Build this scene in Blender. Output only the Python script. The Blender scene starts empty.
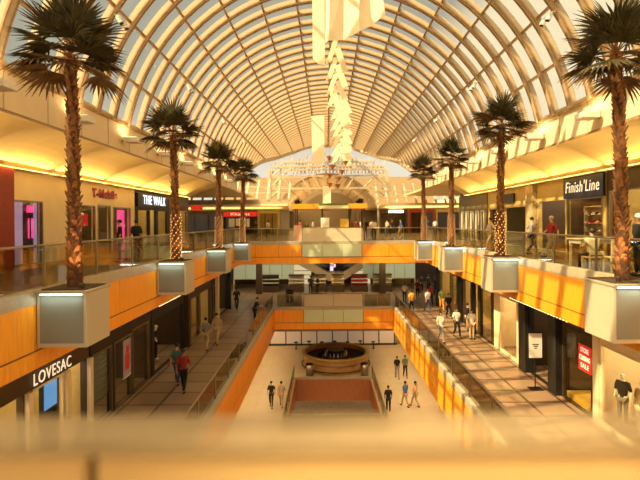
import bpy, bmesh, math, random
from mathutils import Vector, Matrix, Euler
R = math.radians
PI = math.pi
random.seed(7)
C = bpy.context.scene.collection
S = bpy.context.scene

# ------------------------------------------------------------------ materials
MATS = {}
def nodes_of(m):
    m.use_nodes = True
    nt = m.node_tree
    return nt, nt.nodes, nt.links

def mat(name, col, rough=0.5, metal=0.0, var=0.12, scale=6.0, bump=0.0, stretch=(1, 1, 1), emit=None, es=0.0, spec=0.5):
    """Principled surface with a procedural noise variation of its colour."""
    m = bpy.data.materials.new(name)
    nt, N, L = nodes_of(m)
    b = N['Principled BSDF']
    b.inputs['Roughness'].default_value = rough
    b.inputs['Metallic'].default_value = metal
    b.inputs['Specular IOR Level'].default_value = spec
    tc = N.new('ShaderNodeTexCoord')
    mp = N.new('ShaderNodeMapping'); mp.inputs['Scale'].default_value = stretch
    L.new(tc.outputs['Object'], mp.inputs['Vector'])
    nz = N.new('ShaderNodeTexNoise'); nz.inputs['Scale'].default_value = scale; nz.inputs['Detail'].default_value = 4
    L.new(mp.outputs['Vector'], nz.inputs['Vector'])
    rp = N.new('ShaderNodeValToRGB')
    lo = [max(0, c * (1 - var)) for c in col] + [1]
    hi = [min(1, c * (1 + var)) for c in col] + [1]
    rp.color_ramp.elements[0].position = 0.3; rp.color_ramp.elements[0].color = lo
    rp.color_ramp.elements[1].position = 0.7; rp.color_ramp.elements[1].color = hi
    L.new(nz.outputs['Fac'], rp.inputs['Fac'])
    L.new(rp.outputs['Color'], b.inputs['Base Color'])
    if bump:
        bp = N.new('ShaderNodeBump'); bp.inputs['Strength'].default_value = bump; bp.inputs['Distance'].default_value = 0.02
        L.new(nz.outputs['Fac'], bp.inputs['Height']); L.new(bp.outputs['Normal'], b.inputs['Normal'])
    if emit:
        b.inputs['Emission Color'].default_value = (*emit, 1); b.inputs['Emission Strength'].default_value = es
    MATS[name] = m
    return m

def glass(name, tint=(0.95, 0.95, 0.93), gloss=0.1, rough=0.02):
    m = bpy.data.materials.new(name)
    nt, N, L = nodes_of(m)
    N.remove(N['Principled BSDF'])
    out = N['Material Output']
    t = N.new('ShaderNodeBsdfTransparent'); t.inputs['Color'].default_value = (*tint, 1)
    g = N.new('ShaderNodeBsdfGlossy'); g.inputs['Roughness'].default_value = rough
    lw = N.new('ShaderNodeLayerWeight'); lw.inputs['Blend'].default_value = 0.5
    pw4 = N.new('ShaderNodeMath'); pw4.operation = 'POWER'; pw4.inputs[1].default_value = 4; L.new(lw.outputs['Facing'], pw4.inputs[0])
    mu = N.new('ShaderNodeMath'); mu.operation = 'MULTIPLY'; mu.inputs[1].default_value = gloss * 4
    ad = N.new('ShaderNodeMath'); ad.operation = 'ADD'; ad.inputs[1].default_value = gloss * 0.3; ad.use_clamp = True
    mx = N.new('ShaderNodeMixShader')
    L.new(pw4.outputs[0], mu.inputs[0]); L.new(mu.outputs[0], ad.inputs[0]); L.new(ad.outputs[0], mx.inputs['Fac'])
    L.new(t.outputs[0], mx.inputs[1]); L.new(g.outputs[0], mx.inputs[2]); L.new(mx.outputs[0], out.inputs['Surface'])
    MATS[name] = m
    return m

def frosted(name, col, trans=0.35):
    m = bpy.data.materials.new(name)
    nt, N, L = nodes_of(m)
    b = N['Principled BSDF']; out = N['Material Output']
    b.inputs['Roughness'].default_value = 0.35
    nz = N.new('ShaderNodeTexNoise'); nz.inputs['Scale'].default_value = 3
    rp = N.new('ShaderNodeValToRGB')
    rp.color_ramp.elements[0].color = (*[c * .92 for c in col], 1); rp.color_ramp.elements[1].color = (*col, 1)
    L.new(nz.outputs['Fac'], rp.inputs['Fac']); L.new(rp.outputs['Color'], b.inputs['Base Color'])
    tl = N.new('ShaderNodeBsdfTranslucent'); tl.inputs['Color'].default_value = (*col, 1)
    mx = N.new('ShaderNodeMixShader'); mx.inputs['Fac'].default_value = trans
    L.new(b.outputs[0], mx.inputs[1]); L.new(tl.outputs[0], mx.inputs[2]); L.new(mx.outputs[0], out.inputs['Surface'])
    MATS[name] = m
    return m

def lamp_mat(name, col, es):
    m = bpy.data.materials.new(name)
    nt, N, L = nodes_of(m)
    b = N['Principled BSDF']
    b.inputs['Base Color'].default_value = (*col, 1)
    b.inputs['Emission Color'].default_value = (*col, 1); b.inputs['Emission Strength'].default_value = es
    MATS[name] = m
    return m

def tiles(name, c1, c2, grout, size=1.2, mortar=0.02, rough=0.25, bw=1.0):
    m = bpy.data.materials.new(name)
    nt, N, L = nodes_of(m)
    b = N['Principled BSDF']; b.inputs['Roughness'].default_value = rough
    tc = N.new('ShaderNodeTexCoord')
    br = N.new('ShaderNodeTexBrick')
    br.offset = 0.0
    br.inputs['Color1'].default_value = (*c1, 1); br.inputs['Color2'].default_value = (*c2, 1); br.inputs['Mortar'].default_value = (*grout, 1)
    br.inputs['Scale'].default_value = 1.0; br.inputs['Mortar Size'].default_value = mortar
    br.inputs['Brick Width'].default_value = size * bw; br.inputs['Row Height'].default_value = size
    L.new(tc.outputs['Object'], br.inputs['Vector'])
    nz = N.new('ShaderNodeTexNoise'); nz.inputs['Scale'].default_value = 1.3; nz.inputs['Detail'].default_value = 5
    L.new(tc.outputs['Object'], nz.inputs['Vector'])
    mx = N.new('ShaderNodeMix'); mx.data_type = 'RGBA'; mx.blend_type = 'MULTIPLY'; mx.inputs['Factor'].default_value = 0.35
    L.new(br.outputs['Color'], mx.inputs['A']); L.new(nz.outputs['Color'], mx.inputs['B'])
    L.new(mx.outputs['Result'], b.inputs['Base Color'])
    MATS[name] = m
    return m

M_RIB = mat('cream_rib_paint', (.48, .385, .255), .5, var=.06)
M_RIBEDGE = mat('bronze_rib_edge', (.36, .22, .09), .5)
M_ROOFGLASS = glass('roof_glass', (.93, .93, .90), .06)
M_CREAM = mat('cream_plaster', (.80, .66, .42), .7, var=.05, scale=1.5)
M_SOFFIT = mat('soffit_plaster', (.82, .66, .36), .7, var=.05, scale=1.5)
M_WOOD = mat('orange_wood_veneer', (.88, .35, .022), .38, var=.12, scale=5, stretch=(6, 6, .35))
M_JOINT = mat('dark_joint', (.16, .07, .02), .6)
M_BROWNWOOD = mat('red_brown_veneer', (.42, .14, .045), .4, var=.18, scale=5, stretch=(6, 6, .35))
M_CURB = mat('grey_stone_curb', (.42, .36, .26), .45, var=.12, scale=9)
M_FLOOR1 = tiles('upper_floor_tiles', (.30, .21, .11), (.26, .18, .09), (.15, .10, .05), 1.2, .015)
M_FLOOR2 = tiles('middle_floor_tiles', (.42, .275, .17), (.33, .205, .115), (.09, .048, .02), 1.25, .05, .3)
M_FLOOR3 = tiles('lower_floor_tiles', (.66, .50, .28), (.62, .46, .25), (.52, .38, .2), 2.4, .015, .5)
M_UNDER = mat('slab_underside', (.26, .17, .08), .8)
M_GLASS = glass('rail_glass', (.76, .74, .62), .16)
M_SHOPGLASS = glass('shop_glass', (.88, .86, .78), .08)
M_METAL = mat('brushed_metal', (.36, .29, .19), .3, .9, var=.1, scale=20)
M_DARKMETAL = mat('dark_metal', (.05, .035, .02), .45, .3)
M_BLACK = mat('black_paint', (.012, .010, .008), .5)
M_DBROWN = mat('dark_brown_panel', (.065, .035, .014), .5)
M_OLIVE = mat('olive_gold_panel', (.50, .36, .11), .55, var=.08)
M_DOLIVE = mat('dark_olive_panel', (.13, .10, .035), .55)
M_FROSTG = frosted('frosted_green_glass', (.66, .76, .54), .15)
M_FROSTW = frosted('frosted_warm_glass', (.80, .72, .55), .3)
M_PLANTER = frosted('planter_acrylic', (.62, .55, .41), .15)
M_PLANTERF = mat('planter_grey_panel', (.19, .21, .185), .35, var=.06, scale=2)
M_LED = lamp_mat('led_strip', (.75, 1.0, .92), 4.0)
M_SOIL = mat('potting_soil', (.06, .035, .015), .95, var=.5, scale=30, bump=.5)
M_TRUNK = mat('palm_bark', (.085, .034, .011), .85, var=.45, scale=14, bump=.6)
M_BOOT = mat('palm_boot_scale', (.24, .10, .03), .8, var=.4, scale=12)
M_FROND = mat('palm_frond', (.048, .040, .011), .55, var=.5, scale=5)
M_DRYFROND = mat('dry_palm_frond', (.13, .072, .02), .7, var=.5, scale=5)
M_BULB = lamp_mat('fairy_bulb', (1.0, .50, .14), 3.2)
M_WARMLAMP = lamp_mat('warm_lamp', (1.0, .72, .34), 7.0)
M_COVE = lamp_mat('cove_lamp', (1.0, .70, .22), .9)
M_SHOPLAMP = lamp_mat('shop_ceiling_lamp', (1.0, .72, .38), 5.0)
M_BRIGHTLAMP = lamp_mat('bright_shop_lamp', (1.0, .88, .66), 7.0)
M_WHITE = mat('white_paint', (.82, .78, .68), .45, var=.04)
M_BANNER = mat('cream_fabric', (.95, .82, .58), .8, var=.03, scale=2)
M_MAGENTA = mat('magenta_letters', (.32, .004, .05), .4)
M_PINK = lamp_mat('pink_panel', (1.0, .05, .36), 1.0)
M_LAVENDER = lamp_mat('lavender_panel', (.42, .32, .62), .55)
M_BLUE = lamp_mat('blue_screen', (.12, .36, .85), .95)
M_COOLSIGN = lamp_mat('cool_white_letters', (.70, .85, 1.0), 1.6)
M_WARMSIGN = lamp_mat('warm_white_letters', (.9, .76, .52), .8)
M_NAVY = mat('navy_panel', (.012, .017, .045), .4)
M_RED = mat('red_panel', (.62, .02, .015), .45)
M_REDLIT = lamp_mat('red_lit_panel', (.62, .02, .015), .45)
M_DRED = mat('dark_red_pillar', (.30, .03, .012), .4)
M_STONE = mat('mottled_stone', (.42, .32, .17), .7, var=.4, scale=5)
M_CAP = mat('beige_rail_cap', (.66, .46, .215), .45, var=.05, scale=2)
M_LEDGE = bpy.data.materials.new('cream_glass_ledge')
_nt, _N, _L = nodes_of(M_LEDGE)
_N['Principled BSDF'].inputs['Base Color'].default_value = (.44, .34, .20, 1); _N['Principled BSDF'].inputs['Roughness'].default_value = .3
_t = _N.new('ShaderNodeBsdfTransparent'); _m = _N.new('ShaderNodeMixShader'); _z = _N.new('ShaderNodeTexNoise'); _z.inputs['Scale'].default_value = 2
_r = _N.new('ShaderNodeMapRange'); _r.inputs['To Min'].default_value = .42; _r.inputs['To Max'].default_value = .52; _L.new(_z.outputs['Fac'], _r.inputs['Value']); _L.new(_r.outputs['Result'], _m.inputs['Fac'])
_L.new(_t.outputs[0], _m.inputs[1]); _L.new(_N['Principled BSDF'].outputs[0], _m.inputs[2]); _L.new(_m.outputs[0], _N['Material Output'].inputs['Surface'])
M_GREY = mat('grey_wall', (.34, .29, .20), .7)
M_YELLOW = mat('yellow_display', (.75, .48, .06), .5)
M_GREEN = mat('hedge_green', (.12, .17, .03), .8, var=.5, scale=20)
M_BLIND = mat('grey_blind', (.25, .25, .22), .6)
M_TAN = mat('tan_cladding', (.50, .38, .22), .6)
M_SKIN = [mat('skin_a', (.55, .32, .20), .5), mat('skin_b', (.30, .16, .09), .5)]
M_HAIR = mat('dark_hair', (.02, .012, .008), .6)
M_HAIRL = mat('light_hair', (.55, .42, .25), .6)
CLOTH = {}
def cloth(name, col):
    if name not in CLOTH: CLOTH[name] = mat(name + '_cloth', col, .85, var=.12, scale=12)
    return CLOTH[name]
for n_, c_ in dict(black=(.012, .011, .012), white=(.80, .74, .62), red=(.30, .02, .02), orange=(.85, .36, .02), grey=(.25, .23, .2),
                   denim=(.04, .06, .12), tan=(.50, .36, .2), blue=(.05, .12, .35), green=(.14, .2, .05), teal=(.06, .15, .16), peach=(.75, .42, .25)).items():
    cloth(n_, c_)

# ------------------------------------------------------------------ mesh builder
class MB:
    def __init__(s): s.v = []; s.f = []; s.m = []
    def add(s, vs, fs, mi=0):
        o = len(s.v); s.v += [tuple(p) for p in vs]
        for f in fs: s.f.append(tuple(i + o for i in f)); s.m.append(mi)
        return s
    def box(s, x0, x1, y0, y1, z0, z1, mi=0):
        x0, x1 = sorted((x0, x1)); y0, y1 = sorted((y0, y1)); z0, z1 = sorted((z0, z1))
        return s.add([(x0, y0, z0), (x1, y0, z0), (x1, y1, z0), (x0, y1, z0), (x0, y0, z1), (x1, y0, z1), (x1, y1, z1), (x0, y1, z1)],
                     [(0, 3, 2, 1), (4, 5, 6, 7), (0, 1, 5, 4), (1, 2, 6, 5), (2, 3, 7, 6), (3, 0, 4, 7)], mi)
    def quad(s, a, b, c, d, mi=0): return s.add([a, b, c, d], [(0, 1, 2, 3)], mi)
    def prism(s, poly, axis, a0, a1, mi=0):
        """extrude a 2-D polygon; axis 'y' takes (x,z), 'x' takes (y,z), 'z' takes (x,y)"""
        def P(p, a): return {'y': (p[0], a, p[1]), 'x': (a, p[0], p[1]), 'z': (p[0], p[1], a)}[axis]
        n = len(poly)
        vs = [P(p, a0) for p in poly] + [P(p, a1) for p in poly]
        fs = [tuple(range(n)), tuple(range(2 * n - 1, n - 1, -1))] + [(i, i + n, (i + 1) % n + n, (i + 1) % n) for i in range(n)]
        return s.add(vs, fs, mi)
    def beads(s, pts, rw, rb, every, n=6):
        """wire with bulbs: one continuous tube that swells at each bulb (material 1)"""
        P = [Vector(p) for p in pts]; path = []; rad = []; bulb = []
        for i, p in enumerate(P):
            if i % every == 0 and 0 < i < len(P) - 1:
                d = (P[i + 1] - P[i - 1]).normalized()
                for o_, r_ in ((-1.0, rw), (-.5, rb * .85), (0, rb), (.5, rb * .85), (1.0, rw)): path.append(p + d * rb * o_); rad.append(r_); bulb.append(r_ > rw)
            else: path.append(p); rad.append(rw); bulb.append(False)
        vs = []; k = len(path)
        for i, p in enumerate(path):
            d = (path[min(i + 1, k - 1)] - path[max(i - 1, 0)]).normalized(); a = d.cross(Vector((0, 0, 1)))
            if a.length < .01: a = d.cross(Vector((1, 0, 0)))
            a.normalize(); b = d.cross(a)
            for j in range(n):
                t = 2 * PI * j / n; vs.append(p + (a * math.cos(t) + b * math.sin(t)) * rad[i])
        o = len(s.v); s.v += [tuple(p) for p in vs]
        for i in range(k - 1):
            for j in range(n):
                s.f.append((o + i * n + j, o + i * n + (j + 1) % n, o + (i + 1) * n + (j + 1) % n, o + (i + 1) * n + j)); s.m.append(1 if bulb[i] or bulb[i + 1] else 0)
        return s
    def tube(s, pts, r, n=8, mi=0, r1=None):
        pts = [Vector(p) for p in pts]; k = len(pts); vs = []
        for i, p in enumerate(pts):
            d = (pts[min(i + 1, k - 1)] - pts[max(i - 1, 0)]).normalized()
            a = d.cross(Vector((0, 0, 1)));
            if a.length < .01: a = d.cross(Vector((1, 0, 0)))
            a.normalize(); b = d.cross(a)
            rr = r if r1 is None else r + (r1 - r) * i / (k - 1)
            for j in range(n):
                t = 2 * PI * j / n
                vs.append(p + a * math.cos(t) * rr + b * math.sin(t) * rr)
        fs = []
        for i in range(k - 1):
            for j in range(n): fs.append((i * n + j, i * n + (j + 1) % n, (i + 1) * n + (j + 1) % n, (i + 1) * n + j))
        fs += [tuple(range(n - 1, -1, -1)), tuple(range((k - 1) * n, k * n))]
        return s.add(vs, fs, mi)
    def lathe(s, prof, c=(0, 0, 0), n=20, mi=0, sx=1, sy=1):
        vs = []
        for r, z in prof:
            for j in range(n):
                t = 2 * PI * j / n; vs.append((c[0] + r * sx * math.cos(t), c[1] + r * sy * math.sin(t), c[2] + z))
        fs = []; k = len(prof)
        for i in range(k - 1):
            for j in range(n): fs.append((i * n + j, i * n + (j + 1) % n, (i + 1) * n + (j + 1) % n, (i + 1) * n + j))
        fs += [tuple(range(n - 1, -1, -1)), tuple(range((k - 1) * n, k * n))]
        return s.add(vs, fs, mi)
    def ball(s, c, rx, ry=None, rz=None, n=10, k=6, mi=0):
        ry = ry or rx; rz = rz or rx
        prof = [(max(.02, math.sin(PI * i / k)), -math.cos(PI * i / k)) for i in range(k + 1)]
        vs = []
        o = MB().lathe(prof, n=n)
        return s.add([(c[0] + p[0] * rx, c[1] + p[1] * ry, c[2] + p[2] * rz) for p in o.v], o.f, mi)
    def mesh(s, name, mats, off=(0, 0, 0), smooth=False):
        me = bpy.data.meshes.new(name)
        me.from_pydata([(p[0] - off[0], p[1] - off[1], p[2] - off[2]) for p in s.v], [], s.f)
        for m in (mats if isinstance(mats, (list, tuple)) else [mats]): me.materials.append(m)
        me.polygons.foreach_set('material_index', s.m)
        if smooth: me.polygons.foreach_set('use_smooth', [True] * len(s.f))
        me.update()
        return me

def wloc(o):
    v = Vector((0, 0, 0))
    while o: v += o.location; o = o.parent
    return v
def obj(name, mb, mats, parent=None, world=True, smooth=False, bevel=0):
    """link ONE mesh object; world-coordinate vertices are moved into the parent's frame"""
    off = wloc(parent) if (parent and world) else (0, 0, 0)
    o = bpy.data.objects.new(name, mb.mesh(name, mats, off, smooth)); C.objects.link(o)
    if parent: o.parent = parent
    if bevel:
        b = o.modifiers.new('Bevel', 'BEVEL'); b.width = bevel; b.segments = 2; b.limit_method = 'ANGLE'
    return o
def tag(o, label=None, cat=None, group=None, kind=None):
    if label: o['label'] = label
    if cat: o['category'] = cat
    if group: o['group'] = group
    if kind: o['kind'] = kind
    return o
def thing(name, label, cat, loc=(0, 0, 0), rz=0, group=None):
    o = bpy.data.objects.new(name, None); C.objects.link(o); o.empty_display_size = .1
    o.location = loc; o.rotation_euler = (0, 0, rz)
    return tag(o, label, cat, group)
def solo(name, mb, mats, label, cat, group=None, smooth=False, bevel=0, origin=None):
    off = origin or (0, 0, 0)
    o = bpy.data.objects.new(name, mb.mesh(name, mats, off, smooth)); C.objects.link(o); o.location = off
    if bevel:
        b = o.modifiers.new('Bevel', 'BEVEL'); b.width = bevel; b.segments = 2; b.limit_method = 'ANGLE'
    return tag(o, label, cat, group)
def struct(name, mb, mats, parent=None):
    o = obj(name, mb, mats, parent)
    if not parent: o['kind'] = 'structure'
    return o
def sroot(name):
    o = bpy.data.objects.new(name, None); C.objects.link(o); o['kind'] = 'structure'; return o
def copy_tree(o, parent=None):
    c = o.copy(); C.objects.link(c)
    if parent: c.parent = parent
    for ch in list(o.children): copy_tree(ch, c)
    return c
def text_mesh(name, body, size, mats, parent, center, facing, extrude=.03, width=None, bold=0.0, shear=0.0):
    """lettering as a mesh; facing 'px' (+X), 'nx' (-X) or 'ny' (towards the camera)"""
    cu = bpy.data.curves.new(name, 'FONT'); cu.body = body; cu.size = size; cu.extrude = extrude
    cu.space_character = 1.12; cu.align_x = 'CENTER'; cu.align_y = 'CENTER'; cu.offset = bold; cu.shear = shear
    t = bpy.data.objects.new(name + '_src', cu); C.objects.link(t)
    dg = bpy.context.evaluated_depsgraph_get(); dg.update()
    me = bpy.data.meshes.new_from_object(t.evaluated_get(dg)); me.name = name
    bpy.data.objects.remove(t); bpy.data.curves.remove(cu)
    me.materials.clear(); me.materials.append(mats)
    xs = [v.co.x for v in me.vertices]; w = max(xs) - min(xs)
    sx = (width / w) if width else 1
    o = bpy.data.objects.new(name, me); C.objects.link(o); o.parent = parent
    for v in me.vertices: v.co.x *= sx
    o.rotation_euler = {'px': (PI / 2, 0, PI / 2), 'nx': (PI / 2, 0, -PI / 2), 'ny': (PI / 2, 0, 0)}[facing]
    o.location = Vector(center) - wloc(parent)
    return o
def area(name, loc, rot, sx, sy, power, col):
    l = bpy.data.lights.new(name, 'AREA'); l.shape = 'RECTANGLE'; l.size = sx; l.size_y = sy; l.energy = power; l.color = col
    o = bpy.data.objects.new(name, l); C.objects.link(o); o.location = loc; o.rotation_euler = rot
    return o

# ------------------------------------------------------------------ key dimensions (metres; upper floor is z = 0)
CAMZ = 1.6
XL, XR = -6.2, 7.3            # upper balcony edges
SL, SR = -11.4, 11.6          # upper shopfronts
Z2, Z3, Z4 = -5.2, -10.8, -14.6
X2L, X2R = -4.07, 5.2         # middle balcony edges
S2L, S2R = -7.7, 9.0          # middle shopfronts
VX, VR, VZ, VA = .35, 9.5, 4.1, R(78.75)
WL, WR = VX - VR * math.sin(VA), VX + VR * math.sin(VA)
SPR = VZ + VR * math.cos(VA)
YB = 34.4                     # front of upper bridge
YB2 = 36.6                    # front of the middle bridge
PALM_L = [10.5, 17.6, 24.6, 31.6]
PALM_R = [10.95, 18.4, 25.6, 32.8]
PXL, PXR = -5.62, 6.82

# ------------------------------------------------------------------ the vault
def arcpt(a, r, y, cx=VX, cz=VZ): return (cx + r * math.sin(a), y, cz + r * math.cos(a))
def vault(y0, y1, step, cx, cz, r, amax, npan, rib_w, rib_d, name, mg=None, groin=None):
    """barrel vault of ribs, purlins and glazing; groin(a) gives the depth at which the angle a stops"""
    root = sroot(name)
    nseg = npan * 3
    end = groin or (lambda a: y1)
    def rib_mesh(am):
        mb = MB(); hw = rib_w / 2
        angs = [-am + 2 * am * i / nseg for i in range(nseg + 1)]
        def band(ra, rb, w0, w1, mi):
            vs = []
            for a in angs:
                for rr, yy in ((ra, w0), (ra, w1), (rb, w1), (rb, w0)):
                    vs.append((rr * math.sin(a), yy, rr * math.cos(a)))
            fs = []
            for i in range(nseg):
                for j in range(4): fs.append((i * 4 + j, i * 4 + (j + 1) % 4, i * 4 + 4 + (j + 1) % 4, i * 4 + 4 + j))
            fs += [(3, 2, 1, 0), tuple(nseg * 4 + j for j in range(4))]
            mb.add(vs, fs, mi)
        band(r - rib_d, r + .05, -hw, hw, 0)
        band(r - rib_d - .03, r - rib_d + .03, -hw - .035, -hw + .02, 1)
        band(r - rib_d - .03, r - rib_d + .03, hw - .02, hw + .035, 1)
        return mb.mesh('rib', [M_RIB, M_RIBEDGE])
    full = rib_mesh(amax)
    y = y0
    while y <= y1 + .01:
        me = full
        if end(amax) < y:
            am = max([amax * k / 60 for k in range(61) if end(amax * k / 60) >= y] or [0])
            if am < .05: break
            me = rib_mesh(am)
        o = bpy.data.objects.new('rib', me); C.objects.link(o); o.parent = root; o.location = (cx, y, cz); y += step
    for i in range(npan + 1):
        a = -amax + 2 * amax * i / npan
        mb = MB()
        d = Vector((math.sin(a), 0, math.cos(a))); t = Vector((math.cos(a), 0, -math.sin(a)))
        c = Vector((cx, 0, cz))
        hw = .05
        P = [c + d * (r - rib_d * .75) + t * hw, c + d * (r + .06) + t * hw, c + d * (r + .06) - t * hw, c + d * (r - rib_d * .75) - t * hw]
        mb.prism([(p.x, p.z) for p in P], 'y', y0, end(abs(a)))
        obj('purlin', mb, M_RIBEDGE, root)
    mb = MB()
    n = npan * 2
    for i in range(n):
        a0 = -amax + 2 * amax * i / n; a1 = -amax + 2 * amax * (i + 1) / n
        mb.quad(arcpt(a0, r, y0, cx, cz), arcpt(a1, r, y0, cx, cz), arcpt(a1, r, end(abs(a1)), cx, cz), arcpt(a0, r, end(abs(a0)), cx, cz))
    obj('glazing', mb, mg or M_ROOFGLASS, root)
    if groin:
        pts = [arcpt(-amax + 2 * amax * k / 48, r - .15, end(abs(-amax + 2 * amax * k / 48)), cx, cz) for k in range(49)]
        obj('groin_beam', MB().tube(pts, .32, 8), M_RIB, root)
    return root
def groin(a):
    T = [(0, 74), (R(34), 70), (R(48), 64.5), (R(61), 55.5), (R(79), 47)]
    for (a0, y0), (a1, y1) in zip(T, T[1:]):
        if a <= a1: return y0 + (y1 - y0) * (a - a0) / (a1 - a0)
    return 47
M_FROSTROOF = frosted('frosted_roof_glass', (.85, .76, .56), .8)
vault(-14, 74, 1.4, VX, VZ, VR, VA, 14, .26, .18, 'ceiling', None, groin)
vault(75, 111.5, 2.6, VX, .6, 8.6, R(68), 12, .3, .25, 'ceiling', M_FROSTROOF)

# gable truss closing the far end of the vault
g = sroot('trim_1')
for z, hw in ((6.75, 9.9), (8.7, 9.4), (9.7, 9.2), (10.2, 8.6), (10.9, 7.0)):
    obj('chord', MB().box(VX - hw, VX + hw, 73.8, 74.2, z - .14, z + .14), M_RIB, g)
rt = random.Random(5)
for k in range(64):                                                     # lattice between the chords
    x = -8.8 + 17.6 * k / 63
    top = 10.1 + 2.1 * math.cos(x / 9.2 * 1.35) + rt.uniform(-.7, .4)
    dx = .3 if k % 2 else -.3
    obj('lattice_bar', MB().tube([(VX + x - dx, 74 + rt.uniform(-.5, .5), 9.0), (VX + x + dx, 74, top)], .065, 6), M_RIB, g)
for s in (-1, 1):
    for a, b in (((9.2, 6.8), (6.2, 9.7)), ((9.6, 5.0), (7.6, 8.6)), ((5.6, 6.8), (8.0, 9.2)), ((3.0, 6.8), (4.3, 8.7)), ((9.8, 4.6), (7.4, 6.8)), ((8.8, 8.7), (7.0, 10.2)), ((1.2, 6.8), (2.4, 8.7))):
        obj('strut', MB().tube([(VX + s * a[0], 73.9, a[1]), (VX + s * b[0], 73.9, b[1])], .12, 6), M_RIB, g)
    struct('trim_2', MB().box(VX + s * 9.0, VX + s * 9.5, 73.7, 74.3, 0, 9.6), M_RIB)

# upper walls under the vault springing, with panel joints
for s, X, nm in ((-1, WL, 'wall_left'), (1, WR, 'wall_right')):
    r_ = sroot(nm)
    obj('upper_wall', MB().box(X, X + s * .3, -14, 47.6, 4.72, SPR + .05), M_CREAM, r_)
    mb = MB()
    for k in range(40):
        y = -10 + 2.1 * k
        if y < 47: mb.box(X - s * .012, X + s * .02, y - .02, y + .02, 4.8, SPR)
    obj('panel_joint', mb, M_TAN, r_)
    obj('edge_trim', MB().box(X - s * .06, X + s * .02, -14, 39.5, 4.70, 4.78), M_RIBEDGE, r_)
    obj('sill_trim', MB().box(X - s * .12, X + s * .02, -14, 47.6, SPR - .02, SPR + .14), M_RIB, r_)

# scalloped lit soffit over the shopfronts
for s, X, Xs in ((-1, WL, SL), (1, WR, SR)):
    mb = MB(); bay = 4.6; ny = 10; nx = 8
    y = -8.3
    while y < 39:
        y1 = min(y + bay, 39.4)
        grid = []
        for i in range(ny + 1):
            u = -1 + 2 * i / ny
            for j in range(nx + 1):
                v = j / nx
                z = 3.66 + (4.70 - 3.66) * (v ** .8) + .22 * (1 - u * u) * math.sin(PI * min(1, v * 1.0)) 
                grid.append((Xs + (X - Xs) * v, y + (y1 - y) * i / ny, z))
        fs = []
        for i in range(ny):
            for j in range(nx):
                a = i * (nx + 1) + j; fs.append((a, a + 1, a + nx + 2, a + nx + 1))
        mb.add(grid, fs); y += bay
    struct('ceiling', mb, M_SOFFIT)
    for k in range(10):
        yc = -6 + bay * k
        t = solo('cove_light', MB().box(Xs - s * .005, Xs - s * .62, yc - 2.1, yc + 2.1, 3.555, 3.585), M_SOFFIT,
                 'long warm cove lamp along the top of the %s upper shopfronts, number %d from the near end' % ('left' if s < 0 else 'right', k + 1), 'light', 'cove lamps')
        tag(t, '%s cove lamp strip above the %s upper shopfronts' % ('warm', 'left' if s < 0 else 'right'), 'light', 'cove lamps on the %s' % ('left' if s < 0 else 'right'))
        area('cove_glow', (Xs - s * .36, yc, 3.60), (0, R(180 - s * 42), 0), .5, 4.2, 78, (1, .66, .20))

# ------------------------------------------------------------------ floors and balcony edges
def slab(x0, x1, y0, y1, zt, zb, m):
    return struct('floor', MB().box(x0, x1, y0, y1, zt - .12, zt).box(x0, x1, y0, y1, zb, zt - .12, 1), [m, M_UNDER])
slab(-17, XL - .02, -5, YB, 0, -1.5, M_FLOOR1)
slab(XR + .02, 17, -5, YB, 0, -1.5, M_FLOOR1)
slab(-26, 26, YB + .06, 112, 0, -1.5, M_FLOOR1)
slab(XL + .02, XR - .02, -5, .95, 0, -.6, M_FLOOR1)
slab(-13, X2L - .02, -5, YB2 + .06, Z2, -7.0, M_FLOOR2)
slab(X2R + .02, 14.5, -5, YB2 + .06, Z2, -7.0, M_FLOOR2)
slab(-13, 14.5, YB2 + .06, 52, Z2, -7.0, M_FLOOR2)
VL, VRR, VN, VF = -2.5, 3.42, 27.6, 36.9
mb = MB()
for (a, b, c, d) in ((-13, VL, -5, 52), (VRR, 14.5, -5, 52), (VL, VRR, -5, VN), (VL, VRR, VF, 52)):
    mb.box(a, b, c, d, Z3 - .3, Z3)
struct('floor', mb, M_FLOOR3)
struct('floor', MB().box(-6, 7, 20, 45, Z4 - .2, Z4), M_FLOOR3)
# inner faces of the lowest opening
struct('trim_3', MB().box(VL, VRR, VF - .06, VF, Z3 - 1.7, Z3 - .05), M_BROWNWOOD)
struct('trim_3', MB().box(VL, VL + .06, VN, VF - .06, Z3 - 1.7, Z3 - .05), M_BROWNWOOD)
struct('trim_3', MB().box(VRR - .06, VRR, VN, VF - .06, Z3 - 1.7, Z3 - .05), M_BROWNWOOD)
struct('trim_3', MB().box(VL, VRR, VF - .02, VF + .2, Z3, Z3 + .14), M_CURB)
struct('wall_far', MB().box(-6, 7, VF + 1.5, VF + 1.7, Z4, Z3 - .3), M_TAN)

def fascia(root, axis, pos, inward, a0, a1, ztop, zmid, zbot, cuts, gaps=()):
    """wood clad balcony edge: upper panels, lower strip, joints. axis 'y' runs along Y at x=pos"""
    def bx(mb, t0, t1, u0, u1, z0, z1, mi=0):
        if axis == 'y': mb.box(pos + inward * t0, pos + inward * t1, u0, u1, z0, z1, mi)
        else: mb.box(u0, u1, pos + inward * t0, pos + inward * t1, z0, z1, mi)
    edges = [a0] + list(cuts) + [a1]
    for u0, u1 in zip(edges, edges[1:]):
        if any(g0 - .01 <= u0 and u1 <= g1 + .01 for g0, g1 in gaps): 
            mb = MB(); bx(mb, -.02, .02, u0 + .012, u1 - .012, zbot, zmid - .02); obj('lower_panel', mb, M_WOOD, root); continue
        mb = MB(); bx(mb, -.02, .02, u0 + .012, u1 - .012, zmid + .02, ztop); obj('panel', mb, M_WOOD, root)
        mb = MB(); bx(mb, -.02, .02, u0 + .004, u1 - .004, zbot, zmid - .02); obj('lower_panel', mb, M_WOOD, root)
    mb = MB(); bx(mb, .0, -.015, a0, a1, zbot, ztop); obj('joint_backing', mb, M_JOINT, root)
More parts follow.
